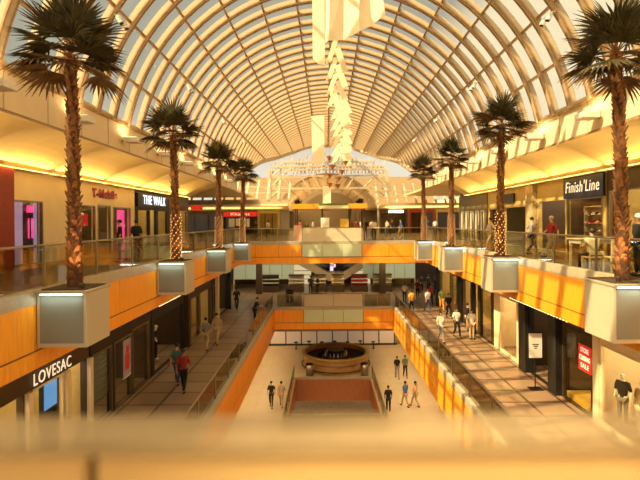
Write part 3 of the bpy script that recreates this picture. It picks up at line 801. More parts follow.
shop('glazed shopfront with black door posts on the right middle level', 1, S2R, Z2, zc2, 25.4, 31.2, M_DBROWN, [(25.6, 27.6, Z2 + .02, -2.3, 'window'), (28.0, 31.0, Z2 + .02, -2.3, 'open')], mback=M_OLIVE, nlamps=2, frame=M_DARKMETAL)
shop('far glazed shopfront near the bridge on the right middle level', 1, S2R, Z2, zc2, 31.3, 37.6, M_DOLIVE, [(31.6, 34.0, Z2 + .02, -2.3, 'window'), (34.3, 37.2, Z2 + .02, -2.3, 'open')], mback=M_OLIVE, nlamps=2)
for y in (28.0, 31.0, 37.0): struct('trim_16', MB().box(S2R - .35, S2R - .1, y, y + .3, Z2, zc2), M_BLACK)
shelf_unit(1, S2R, 1.4, 25.8, 28.0, Z2, 'lit shelf behind the glass left of the black door posts', M_TAN, ('pale carton on the lit shelf behind the black door posts', [M_WHITE, M_TAN], 'carton'), 'cartons behind the black door posts', seed=61)

# lowest level side walls with dark glazing
for s, X in ((-1, -7.2), (1, 8.4)):
    r_ = sroot('wall_left' if s < 0 else 'wall_right')
    obj('lower_wall', MB().box(X, X + s * .2, -5, 52, Z3, -7.0), M_TAN, r_)
    for k in range(9): obj('glazing', MB().box(X - s * .03, X + s * .01, 6 + 4.6 * k, 9.6 + 4.6 * k, Z3 + .1, -7.6), M_DBROWN, r_)

# round ceiling lamps added to brighten the lowest floor
for s in (-1, 1):
    for k in range(7):
        y = 22 + 3.8 * k; x = X2L - 1.2 if s < 0 else X2R + 1.2
        solo('fill_downlight', MB().lathe([(.22, 0), (.24, .06)], (x, y, -7.065), 14), M_BRIGHTLAMP, 'round added fill lamp over the lowest floor on the %s side' % ('left' if s < 0 else 'right'), 'fill_downlight', 'added lamps over the %s of the lowest floor' % ('left' if s < 0 else 'right'))
        area('lower_fill', (x, y, -7.10), (0, -s * R(25), 0), .4, .4, 120, (1, .70, .36))
# small lights under the upper balcony edges
for s, X, nm in ((-1, XL - .05, 'left'), (1, XR + .05, 'right')):
    y0, n = (17.4, 14) if s < 0 else (14.2, 24)
    mb = MB().beads([(X, y0 + .1 * k, -1.53) for k in range(2 * n + 1)], .004, .022, 2, 6)
    o = obj('string_lights', mb, [M_DARKMETAL, M_WARMLAMP]); tag(o, 'short string of warm bulbs under the %s upper balcony edge' % nm, 'string lights')
for s in (-1, 1):  # ceiling lamps added for more light on the middle walkways
    for k in range(9):
        y = 6 + 3.6 * k; x = (-7.0 if s < 0 else 8.2)
        solo('fill_downlight', MB().lathe([(.09, 0), (.10, .04)], (x, y, -1.545), 12), M_WARMLAMP, 'round added fill lamp in the ceiling over the %s middle walkway' % ('left' if s < 0 else 'right'), 'fill_downlight', 'added lamps over the %s middle walkway' % ('left' if s < 0 else 'right'))

# ------------------------------------------------------------------ far blocks on the upper level
def farblock(s, x0, x1, y, label):
    zt = 4.4 if s < 0 else 3.8; z1 = zt + .05; z2 = 7.0 if s < 0 else 6.4
    struct('wall_far', MB().box(x0, x1, y + .02, y + .3, 0, zt), M_GREY)
    struct('ceiling', MB().prism([(y - 2.0, 3.5), (y + .0, 3.1), (y + .0, 3.4), (y - 2.0, 3.75)], 'x', x0, x1), M_SOFFIT)
    area('far_cove_glow', ((x0 + x1) / 2, y - 1.0, 2.95), (R(180), 0, 0), abs(x1 - x0) * .9, .4, 160, (1, .68, .25))
    t = sroot('window_1')
    n = 14; mb = MB()
    for k in range(n):
        a = x0 + (x1 - x0) * k / n; b = x0 + (x1 - x0) * (k + 1) / n
        mb.quad((a + .12, y - .1, z1), (b - .12, y - .1, z1), (b - .12, y + 2.6, z2), (a + .12, y + 2.6, z2))
    obj('glazing', mb, M_ROOFGLASS, t)
    for q in (.33, .66): obj('bar', MB().box(x0, x1, y - .1 + 2.7 * q - .05, y - .1 + 2.7 * q + .05, z1 + (z2 - z1) * q - .06, z1 + (z2 - z1) * q + .06), M_RIB, t)
    for k in range(n + 1):
        a = x0 + (x1 - x0) * k / n
        obj('bar', MB().prism([(y - .1, z1 - .1), (y + 2.6, z2 - .1), (y + 2.6, z2 + .15), (y - .1, z1 + .15)], 'x', a - .12, a + .12), M_RIB, t)
farblock(-1, -24, -4.7, 60, '')
farblock(1, 6.6, 24, 60, '')
def farshop(label, x0, x1, y, m, zt=2.6, lamp=None):
    t = thing('far_shopfront', label, 'shopfront', ((x0 + x1) / 2, y, 0), 0, 'shopfronts on the far block')
    obj('surround', MB().box(x0, x0 + .25, y - .15, y, 0, 3.0).box(x1 - .25, x1, y - .15, y, 0, 3.0).box(x0 + .25, x1 - .25, y - .15, y, zt, 3.0), m, t)
    obj('display_glazing', MB().box(x0 + .25, x1 - .25, y - .08, y - .04, .02, zt), M_SHOPGLASS, t)
    for k in range(2):
        a = x0 + (x1 - x0) * (k + 1) / 3
        obj('mullion', MB().box(a - .04, a + .04, y - .12, y - .03, .02, zt), M_DARKMETAL, t)
    obj('interior_backing', MB().box(x0 + .25, x1 - .25, y - .03, y - .005, .02, zt), lamp or M_DBROWN, t)
    return t
farshop('dark far shopfront at the left of the red sign', -18.5, -13.2, 60, M_DBROWN)
farshop('far shopfront with white posters below the long red sign', -13.0, -8.8, 60, M_BLACK)
farshop('gold fronted far shop between the posters and the kiosk', -8.7, -5.9, 60, M_OLIVE, lamp=M_OLIVE)
sign('long red sign board with white letters over the far left shop', 'ny', (-10.9, 59.7, 2.55), 4.2, .62, M_REDLIT, 'Khalins', .5, M_WARMSIGN, tw=2.4)
for k, x in enumerate((-12.4, -11.5, -10.5)):
    solo('poster', MB().box(x, x + .75, 59.90, 59.919, .9 + .15 * (k % 2), 2.0), M_WHITE, 'white window poster below the long red sign', 'poster', 'posters in the far left shop window')
farshop('far shopfront with dark windows at the left end of the right block', 6.8, 10.4, 60, M_DBROWN)
farshop('middle far shopfront with dark red front on the right block', 10.6, 13.8, 60, M_DRED)
farshop('rightmost far shopfront beside the olive shop', 14.0, 19.5, 60, M_OLIVE)
sign('small bright sign board over the far right shops', 'ny', (8.9, 59.7, 2.75), 1.8, .3, M_BRIGHTLAMP, '', .3, M_WHITE)
struct('wall_far', MB().box(-26, 26, 112, 112.3, 0, 12.0), mat('far_tan_wall', (.26, .19, .11), .7))
struct('wall_left', MB().box(-26, -25.7, 39, 112, 0, 6), M_CREAM); struct('wall_right', MB().box(25.7, 26, 39, 112, 0, 6), M_CREAM)
struct('ceiling', MB().box(-26, WL - .3, 39.4, 60, 4.7, 4.9), M_SOFFIT); struct('ceiling', MB().box(WR + .3, 26, 39.4, 60, 4.7, 4.9), M_SOFFIT)
struct('wall_left', MB().box(-15.7, SL - .2, 39.0, 39.3, 0, 4.7), M_CREAM); struct('wall_right', MB().box(SR + .2, 15.9, 41.0, 41.3, 0, 4.7), M_DOLIVE)
for s in (-1, 1):
    struct('ceiling', MB().box(VX + s * 8.1, VX + s * 26, 75, 112, 4.0, 4.2), M_SOFFIT)
struct('wall_back', MB().box(-17, 17, -14.3, -14, -1, 14), M_CREAM)

M_TEAL = mat('frosted_teal', (.50, .62, .54), .4, var=.05)
for k in range(6):  # lamps added to lift the dark zone beyond the middle bridge
    x = -8.5 + 3.6 * k
    for y in (40.5, 44.5, 48.8):
        solo('fill_downlight', MB().lathe([(.2, 0), (.22, .05)], (x, y, -1.555), 14), M_BRIGHTLAMP, 'round added fill lamp over the middle level beyond the bridge', 'fill_downlight', 'added lamps beyond the middle bridge')
    area('mid_far_fill', (x, 43.0, -1.6), (R(25), 0, 0), .5, .5, 70, (1, .78, .45))
# middle level: far wall, shopfronts, escalators
r_ = sroot('wall_far')
obj('end_wall', MB().box(-13, 14.5, 51, 51.3, Z2, -1.5), M_DBROWN, r_)
for x in (-6.6, 5.0): struct('trim_17', MB().box(x, x + .55, 44, 44.5, Z2, -1.5), M_DBROWN)
for lab, a, b in (('frosted glass transom on the left of the middle level end wall', -9.2, -3.2), ('frosted glass transom on the right of the middle level end wall', 3.6, 8.8)):
    t = thing('frosted_screen', lab, 'glass screen', ((a + b) / 2, 46.5, Z2))
    n = 5
    for k in range(n):
        obj('pane', MB().box(a + (b - a) * k / n + .02, a + (b - a) * (k + 1) / n - .02, 46.5, 46.55, -4.05, -2.7), M_TEAL, t)
    obj('frame', MB().box(a, b, 46.45, 46.6, -4.13, -4.05).box(a, b, 46.45, 46.6, -2.7, -2.6), M_TAN, t)
    for x in (a + .05, b - .05): obj('upright', MB().box(x - .05, x + .05, 46.45, 46.6, Z2, -4.13), M_TAN, t)
def escalator(label, xb, xt, y):
    t = thing('escalator', label, 'escalator', (xb, y, Z2), 0, 'escalators beyond the bridge')
    zb, zt = Z2 + 1.25, -2.3
    d = 1 if xt > xb else -1
    obj('truss', MB().prism([(xb, zb - .5), (xt, zt - .5), (xt + d * .8, zt - .5), (xt + d * .8, zt + .35), (xt, zt + .35), (xb, zb + .35), (xb - d * .8, zb + .35), (xb - d * .8, zb - .5)], 'y', y, y + 1.4), M_TAN, t)
    for yy in (y, y + 1.36): obj('balustrade', MB().prism([(xb, zb + .35), (xt, zt + .35), (xt, zt + 1.0), (xb, zb + 1.0)], 'y', yy, yy + .04), M_GLASS, t)
    for yy in (y, y + 1.36): obj('handrail', MB().tube([(xb - d * .6, yy + .02, zb + 1.0), (xb, yy + .02, zb + 1.02), (xt, yy + .02, zt + 1.02)], .05, 6), M_BLACK, t)
escalator('tan escalator rising to the left beyond the middle bridge', .2, -2.8, 47.5)
escalator('tan escalator rising to the right beyond the middle bridge', 1.7, 4.4, 47.5)
t = thing('video_screen', 'dark wall screen with a white and pink figure beyond the escalators', 'screen', (.55, 50.8, -3.4))
obj('housing', MB().box(-1.4, 2.6, 50.8, 50.95, -4.0, -2.6), M_BLACK, t); obj('picture', MB().box(.4, .75, 50.78, 50.8, -3.95, -3.0).box(.75, 1.0, 50.78, 50.8, -3.4, -3.05), lamp_mat('screen_figure', (.9, .65, .75), 1.0), t)
for k, (x, m_) in enumerate(((-8.6, M_DBROWN), (-6.2, M_DBROWN), (-2.6, M_WARMSIGN), (3.8, M_WARMSIGN), (6.0, M_OLIVE), (8.2, M_OLIVE))):
    t = thing('far_shopfront', ['dark shopfront under the left frosted transom, far left', 'dark shopfront under the left frosted transom beside the column', 'bright lit shopfront left of the dark wall screen', 'bright lit shopfront right of the dark wall screen', 'olive shopfront under the right frosted transom', 'olive shopfront nearest the right walkway on the end wall'][k], 'shopfront', (x, 50.9, Z2))
    obj('surround', MB().box(x - 1.1, x - .95, 50.8, 50.98, Z2, -2.9).box(x + .95, x + 1.1, 50.8, 50.98, Z2, -2.9).box(x - .95, x + .95, 50.8, 50.98, -3.1, -2.9), M_DARKMETAL, t)
    obj('display_glazing', MB().box(x - .95, x + .95, 50.86, 50.9, Z2, -3.1), M_SHOPGLASS, t)
    obj('interior_backing', MB().box(x - .95, x + .95, 50.93, 50.97, Z2, -3.1), m_, t)
    for j in range(3): obj('shelf', MB().box(x - .9, x + .9, 50.905, 50.925, Z2 + .5 + .45 * j, Z2 + .56 + .45 * j), M_DBROWN, t)
for k, (x, w_, m_) in enumerate(((-2.9, 1.5, M_TAN), (-.7, 1.3, M_OLIVE), (1.1, 1.2, M_YELLOW), (3.2, 1.6, M_RED), (5.4, 1.8, M_OLIVE), (-5.4, 1.6, M_DBROWN))):
    t = thing('display_cabinet', ['tan glass display cabinet left of the escalators', 'olive glass display cabinet under the left escalator', 'yellow backed glass display cabinet under the right escalator', 'red and white glass display cabinet right of the escalators', 'olive glass display cabinet near the right frosted transom', 'dark glass display cabinet near the left frosted transom'][k], 'cabinet', (x, 45.2, Z2))
    obj('base', MB().box(x - w_ / 2, x + w_ / 2, 45.0, 45.6, Z2, Z2 + .55), M_DBROWN, t)
    obj('backing', MB().box(x - w_ / 2, x + w_ / 2, 45.55, 45.6, Z2 + .55, Z2 + 1.6), m_, t)
    for j in range(2): obj('shelf', MB().box(x - w_ / 2, x + w_ / 2, 45.05, 45.54, Z2 + .85 + .35 * j, Z2 + .88 + .35 * j), M_WHITE, t)
    obj('top_board', MB().box(x - w_ / 2, x + w_ / 2, 45.0, 45.6, Z2 + 1.6, Z2 + 1.66), M_DARKMETAL, t)
# lowest level: bright shop windows beyond
r_ = sroot('wall_far')
obj('end_wall', MB().box(-13, 14.5, 47.2, 47.5, Z3, -7.0), M_GREY, r_)
t = thing('shop_window_row', 'row of pale lit shop windows at the far end of the lowest level', 'shopfront', (0, 47.1, Z3))
for k in range(8):
    x = -5.6 + 1.55 * k
    w = obj('window', MB().box(x, x + 1.45, 47.02, 47.1, Z3 + .15, Z3 + 2.1), lamp_mat('lit_window', (.66, .52, .36), .2), t)
    obj('mullion', MB().box(x + 1.45, x + 1.55, 46.95, 47.15, Z3, Z3 + 2.3), M_DARKMETAL, t)
obj('sill', MB().box(-5.8, 7.0, 46.9, 47.15, Z3, Z3 + .13), M_DARKMETAL, t)
for k in range(7):
    x = -3 + 1.25 * k
    solo('stool', MB().lathe([(.16, 0), (.05, .05), (.05, .6), (.2, .62), (.2, .68)], (x, 45.6 + .3 * (k % 2), Z3), 10), M_BLACK, 'small black stool in front of the pale windows on the lowest level', 'stool', 'stools by the pale windows')

# round bar on the lowest floor
t = thing('round_bar', 'round tan bar counter with dark inner shelf standing on the lowest floor', 'bar', (.75, 40.3, Z3))
def ring(ro, ri, z0, z1, n=40):
    mb = MB(); vs = []
    for j in range(n):
        a = 2 * PI * j / n
        for rr, zz in ((ri, z0), (ro, z0), (ro, z1), (ri, z1)): vs.append((.75 + rr * math.cos(a), 40.3 + rr * math.sin(a), Z3 + zz))
    fs = []
    for j in range(n):
        k = (j + 1) % n
        for q in range(4): fs.append((j * 4 + q, k * 4 + q, k * 4 + (q + 1) % 4, j * 4 + (q + 1) % 4))
    return mb.add(vs, fs)
obj('counter_front', ring(2.75, 2.55, 0, 1.2), mat('bar_wood', (.46, .25, .08), .4, var=.2, stretch=(4, 4, .5)), t); obj('counter_top', ring(2.9, 2.6, 1.2, 1.27), M_OLIVE, t); obj('foot_rail', ring(2.95, 2.85, .25, .3), M_DARKMETAL, t)
obj('inner_shelf', ring(2.5, 1.5, .85, .9), M_BLACK, t)
obj('counter_trim', ring(2.80, 2.75, .7, .78), M_METAL, t)
t = thing('bottle_display', 'dark round bottle display inside the round bar', 'display', (.75, 40.3, Z3))
obj('plinth', MB().lathe([(1.2, 0), (1.2, .9), (1.1, .95)], (.75, 40.3, Z3), 28), M_DBROWN, t); obj('upper_tier', MB().lathe([(.7, .95), (.7, 1.35), (.6, 1.4)], (.75, 40.3, Z3), 24), M_BLACK, t); obj('top_rim', MB().lathe([(.72, 1.4), (.72, 1.45)], (.75, 40.3, Z3), 24), M_METAL, t)
for k in range(18):
    a = 2 * PI * k / 18
    solo('bottle', MB().lathe([(.05, 0), (.05, .2), (.02, .26), (.02, .34)], (.75 + .95 * math.cos(a), 40.3 + .95 * math.sin(a), Z3 + .95), 8), random.choice([M_WHITE, M_OLIVE, M_BLACK]), 'small bottle standing on the round bottle display', 'bottle', 'bottles inside the round bar')
# waste bins / pots on the lowest floor
for x, y, lab in ((.15, 33.0, 'dark rimmed pot in the opening of the lowest floor'),):
    t = thing('plant_pot', lab, 'pot', (x, y, Z4)); obj('pot', MB().lathe([(.45, 0), (.62, .3), (.7, 1.3), (.75, 1.35)], (x, y, Z4), 20), M_WHITE, t, smooth=True); obj('rim', MB().lathe([(.78, 1.35), (.78, 1.5), (.6, 1.52)], (x, y, Z4), 20), M_BLACK, t)
for x, y, lab in ((-1.4, VF + .7, 'metal bin on the lowest floor at the left of the opening'), (3.0, VF + .7, 'metal bin on the lowest floor at the right of the opening')):
    t = thing('waste_bin', lab, 'bin', (x, y, Z3)); obj('body', MB().lathe([(.3, 0), (.3, .95)], (x, y, Z3), 16), M_METAL, t, smooth=True); obj('lid', MB().lathe([(.31, .951), (.31, 1.0), (.1, 1.06)], (x, y, Z3), 16), M_BLACK, t)

# ------------------------------------------------------------------ kiosk on the upper bridge
KY = 36.2
t = thing('kiosk', 'open kiosk with flat orange roof standing on the upper bridge', 'kiosk', (.3, KY, 0))
for x in (-2.35, -.3, 1.9, 2.95):
    obj('post', MB().box(x - .06, x + .06, KY, KY + .12, 0, 2.55), M_DBROWN, t); obj('post', MB().box(x - .06, x + .06, KY + 2.4, KY + 2.52, 0, 2.55), M_DBROWN, t)
obj('roof', MB().box(-2.55, -.55, KY - .3, KY + 2.8, 2.55, 2.92), M_WOOD, t); obj('roof', MB().box(1.75, 3.15, KY - .3, KY + 2.8, 2.55, 2.92), M_WOOD, t)
obj('roof', MB().box(-.55, 1.75, KY - .3, KY + 2.8, 2.55, 2.8), M_CREAM, t)
obj('counter', MB().box(-2.2, 2.8, KY + .1, KY + .6, 0, 1.05), M_TAN, t)
obj('back_panel', MB().box(1.1, 1.75, KY + .1, KY + .2, 1.05, 1.75), M_YELLOW, t)
solo('roof_hedge', MB().box(-.5, 1.7, KY - .32, KY - .05, 2.80, 2.95), M_GREEN, 'strip of clipped green hedge along the kiosk roof edge', 'hedge')
solo('menu_board', MB().box(-.4, .25, KY - .05, KY + .05, 1.06, 1.85), M_WHITE, 'white board standing on the kiosk counter', 'board')
def bush(x, y, z, r, label, m=M_FROND):
    rnd = random.Random(int(x * 100)); mb = MB()
    for k in range(140):
        a = rnd.uniform(0, 2 * PI); e = rnd.uniform(0, PI / 2); rr = r * rnd.uniform(.6, 1.1)
        d = Vector((math.cos(a) * math.cos(e), math.sin(a) * math.cos(e), math.sin(e) * .9)); q = d.cross(Vector((.3, .2, 1))).normalized() * .05
        c = Vector((x, y, z)) + d * rr * .3; e2 = Vector((x, y, z)) + d * rr
        mb.add([c - q, c + q, e2 + q * .2, e2 - q * .2], [(0, 1, 2, 3)])
    t = thing('potted_plant', label, 'plant', (x, y, z)); obj('foliage', mb, m, t); obj('pot', MB().lathe([(.15, 0), (.2, .16)], (x, y, z), 10), M_DBROWN, t)
bush(-2.2, KY + .3, 2.92, .55, 'dark leafy plant on the left end of the kiosk roof')
bush(2.6, KY + .3, 2.92, .55, 'dark leafy plant on the right end of the kiosk roof')
bush(-1.5, KY + .35, 1.05, .4, 'yellow green plant on the kiosk counter', M_GREEN)
bush(1.95, KY + .3, 1.05, .35, 'leafy plant near the right post on the kiosk counter', M_GREEN)
t = thing('standing_banner', 'narrow pale pink banner standing at the left of the kiosk', 'banner', (-2.1, YB + .9, 0)); obj('sheet', MB().box(-2.42, -1.85, YB + .88, YB + .92, .1, 1.3), mat('pale_banner', (.75, .45, .3), .7), t); obj('foot', MB().box(-2.35, -1.9, YB + .7, YB + 1.1, 0, .05), M_METAL, t)

# ------------------------------------------------------------------ hanging sculpture
def hpanel(label, pts, y, th=.05, yaw=0, group='hanging fabric panels', cable=True, tilt=0):
    """panel outlined by (x, z) points hung at depth y"""
    cx = sum(p[0] for p in pts) / len(pts); zt = max(p[1] for p in pts)
    t = thing('fabric_banner', label, 'hanging banner', (cx, y, zt), yaw, group)
    mb = MB()
    mb.prism([(p[0] - cx, p[1] - zt) for p in pts], 'y', -th / 2, th / 2)
    obj('fabric', mb, M_BANNER, t, world=False)
    if cable:
        top = VZ + math.sqrt(VR ** 2 - (cx - VX) ** 2) - .21
        if top > zt + .05: obj('cable', MB().tube([(0, 0, -.02), (0, 0, top - zt - .02)], .008, 4), M_METAL, t, world=False)
    return t
def pix(px, py, y): return ((px - 326) * y / 470, CAMZ + (221 - py) * y / 470)
# the big folded sheet: faceted sail built as a folded surface
YS = 15.0
t = thing('hanging_sail', 'large folded cream sail hanging from the top of the vault', 'hanging sculpture', (.6, YS, 8.0))
pts2 = [(314, -45), (330, -45), (345, -45), (360, -45), (387, -45)]
mb = MB()
cols = [(-.30, 0, 7.10), (-.02, .22, 7.33), (.13, .04, 7.38), (.60, .24, 7.47), (1.09, .06, 7.66), (1.56, .26, 7.95), (1.95, .08, 8.24)]
top = 13.0
vs = []
for (x, dy, zb) in cols:
    vs += [(x, YS + dy, zb), (x + (.05 if x < 1.5 else -.15), YS + dy * .8, 9.2), (x, YS + dy * .5, top)]
for dd in (0, .04):
    pass
fs = []
for i in range(len(cols) - 1):
    for j in range(2): fs.append((i * 3 + j, (i + 1) * 3 + j, (i + 1) * 3 + j + 1, i * 3 + j + 1))
mb.add(vs, fs)
so = obj('fabric', mb, M_BANNER, t); sm = so.modifiers.new('Solidify', 'SOLIDIFY'); sm.thickness = .04
obj('cable', MB().tube([(.6, YS + .3, 12.9), (.6, YS + .3, 13.5)], .01, 4), M_METAL, t)
a = [pix(314, -60, 14.0), pix(326, -60, 14.0), pix(326, 66, 14.0), pix(319, 64, 14.0), pix(314, 58, 14.0)]
hpanel('long narrow cream strip hanging at the left of the big sail', a, 14.0)
a = [pix(312, 116, 29.4), pix(325, 115, 29.4), pix(325, 163, 29.4), pix(313, 164, 29.4)]
hpanel('narrow upright cream strip hanging below the zigzag panels at its left', a, 29.4)
a = [pix(323, 186, 64.4), pix(331, 186, 64.4), pix(331, 207, 64.4), pix(323, 207, 64.4)]
hpanel('pale column like strip hanging far down the vault above the kiosk', a, 64.4)
a = [pix(330, 92, 24), pix(335, 88, 24), pix(351, 122, 24), pix(350, 130, 24), pix(344, 128, 24)]
hpanel('long slanting cream panel in the middle of the zigzag chain', a, 24)
k = 0
y = 15.8
while y < 44:
    py = 221 - 470 * 5.75 / y + 2
    sgn = 1 if k % 2 else -1
    cx = 338 + (4 if y > 22 else 0) + sgn * 4.5
    w, h = 2.7, 13.0 * 15 / y + 4
    a = [pix(cx - w - sgn * 4, py - h * .75, y), pix(cx + w - sgn * 4, py - h * .75 - 2, y), pix(cx + w + sgn * 4, py + h * .75 - 2, y), pix(cx - w + sgn * 4, py + h * .75, y)]
    hpanel('small slanting cream panel in the zigzag chain hanging below the big sail', a, y, .04, group='zigzag panels')
    k += 1; y *= 1.055
for k, (px, py) in enumerate(((330, 158), (333, 167), (330, 176), (330, 185), (348, 152), (346, 163), (342, 172), (339, 179), (338, 186))):
    y = 40 + k * .5
    x, z = pix(px, py, y)
    t = thing('hanging_pendant', 'small dark inverted pyramid hanging at the end of the zigzag chain', 'pendant', (x, y, z), .4, 'dark hanging pyramids')
    obj('pyramid', MB().add([(-.22, -.22, .16), (.22, -.22, .16), (.22, .22, .16), (-.22, .22, .16), (0, 0, -.3)], [(0, 1, 2, 3), (1, 0, 4), (2, 1, 4), (3, 2, 4), (0, 3, 4)]), M_BROWNWOOD, t, world=False)
    obj('cable', MB().tube([(0, 0, .15), (0, 0, 12.95 - z)], .008, 4), M_METAL, t, world=False)

# spotlights on the vault and box lamps on the upper walls
for s in (-1, 1):
    nm = 'left' if s < 0 else 'right'
    for k, y in enumerate((16.8, 25.2, 33.6, 42.0)):
        a = s * R(58); p = Vector(arcpt(a, VR - .5, y))
        t = thing('spotlight', 'pair of white spotlights on the %s slope of the vault, %s pair' % (nm, ORD[k]), 'spotlight', p, 0, 'vault spotlights')
        obj('bracket', MB().box(-.04, .04, -.3, .3, -.03, .03).tube([(0, 0, 0), (s * .25, 0, .2)], .03, 6), M_WHITE, t, world=False)
        for q in (-.22, .22):
            hd = obj('lamp_head', MB().tube([(0, q, 0), (-s * .12, q, -.25)], .09, 10), M_WHITE, t, world=False)
            obj('lens', MB().tube([(-s * .121, q, -.252), (-s * .127, q, -.265)], .075, 10), M_BLACK, hd, world=False)
    X = WL if s < 0 else WR
    for k in range(8):
        y = 12.3 + 4.25 * k
        t = thing('wall_uplight', 'cream box uplight on the %s upper wall under the vault, %s' % (nm, ['first', 'second', 'third', 'fourth', 'fifth', 'sixth', 'seventh', 'eighth'][k] + ' from the near end'), 'uplight', (X, y, 5.2), 0, 'wall uplights')
        obj('box_housing', MB().box(X - s * .15, X - s * .75, y - .3, y + .3, 5.12, 5.34), M_WHITE, t, bevel=.02); area('uplight_glow', (X - s * .45, y, 5.37), (R(180), 0, 0), .45, .5, 16, (1, .72, .36)); obj('arm', MB().box(X, X - s * .15, y - .06, y + .06, 5.15, 5.25), M_METAL, t); obj('lens', MB().box(X - s * .2, X - s * .7, y - .25, y + .25, 5.341, 5.35), M_WARMLAMP, t)

# ------------------------------------------------------------------ people
def skin_mesh(name, verts, edges, radii, root=0, levels=1):
    me = bpy.data.meshes.new(name + '_src'); me.from_pydata(verts, edges, [])
    o = bpy.data.objects.new(name + '_src', me); C.objects.link(o)
    o.modifiers.new('Skin', 'SKIN')
    lay = me.skin_vertices[0] if len(me.skin_vertices) else None
    for i, r in enumerate(radii):
        lay.data[i].radius = r if isinstance(r, tuple) else (r, r)
        lay.data[i].use_root = (i == root)
    ss = o.modifiers.new('Sub', 'SUBSURF'); ss.levels = levels; ss.render_levels = levels
    dg = bpy.context.evaluated_depsgraph_get(); dg.update()
    res = bpy.data.meshes.new_from_object(o.evaluated_get(dg)); res.name = name
    bpy.data.objects.remove(o); bpy.data.meshes.remove(me)
    for p in res.polygons: p.use_smooth = True
    res.materials.clear(); res.materials.append(None)
    return res
def pose_joints(p):
    J = dict(pel=(0, 0, .93), waist=(0, .01, 1.07), chest=(0, 0, 1.29), nb=(0, -.01, 1.45), nk=(0, .005, 1.51), jaw=(0, .03, 1.575), head=(0, .02, 1.635), top=(0, .01, 1.70))
    for s, n in ((-1, 'l'), (1, 'r')):
        J['sh' + n] = (s * .175, -.005, 1.405); J['el' + n] = (s * .225, -.02, 1.13); J['wr' + n] = (s * .225, .07, .90)
        J['hip' + n] = (s * .09, 0, .88); J['kn' + n] = (s * .095, .02, .49); J['an' + n] = (s * .095, 0, .085); J['toe' + n] = (s * .10, .15, .04)
    if p == 'walk':
        J['knl'] = (-.09, .18, .52); J['anl'] = (-.09, .28, .10); J['toel'] = (-.09, .43, .06)
        J['knr'] = (.09, .02, .49); J['anr'] = (.09, -.28, .12); J['toer'] = (.09, -.14, .04)
        J['ell'] = (-.23, -.16, 1.15); J['wrl'] = (-.22, -.16, .92); J['elr'] = (.23, .08, 1.14); J['wrr'] = (.22, .26, 1.0)
    if p == 'bag':
        J['ell'] = (-.24, -.06, 1.14); J['wrl'] = (-.22, .14, 1.03); J['knl'] = (-.10, .06, .5); J['toer'] = (.13, .14, .04)
    if p == 'lean':
        for q in ('waist', 'chest', 'nb', 'nk', 'jaw', 'head', 'top', 'shl', 'shr'):
            x, y, z = J[q]; J[q] = (x, y + .28 * (z - .93), z - .05)
        for s, n in ((-1, 'l'), (1, 'r')): J['el' + n] = (s * .25, .26, 1.10); J['wr' + n] = (s * .16, .46, 1.08)
    if p == 'sit':
        for q in list(J):
            x, y, z = J[q]
            if z > .85: J[q] = (x, y, z - .40)
        for s, n in ((-1, 'l'), (1, 'r')):
            J['hip' + n] = (s * .10, .05, .52); J['kn' + n] = (s * .13, .46, .50); J['an' + n] = (s * .13, .44, .085); J['toe' + n] = (s * .14, .60, .04)
            J['el' + n] = (s * .24, .10, .78); J['wr' + n] = (s * .16, .36, .74)
    return J
POSES = {}
def hand_mesh():
    mb = MB()
    mb.ball((0, .0, -.045), .018, .042, .05, 8, 6)
    for k, (yy, ln) in enumerate(((.034, .068), (.012, .078), (-.010, .072), (-.031, .056))):
        mb.tube([(0, yy, -.075), (.006, yy * 1.05, -.075 - ln * .55), (.022, yy * 1.05, -.075 - ln)], .0095, 6, 0, .007)
    mb.tube([(0, .03, -.03), (.012, .062, -.06), (.02, .066, -.09)], .011, 6, 0, .008)
    me = mb.mesh('hand', M_SKIN[0], smooth=True); return me
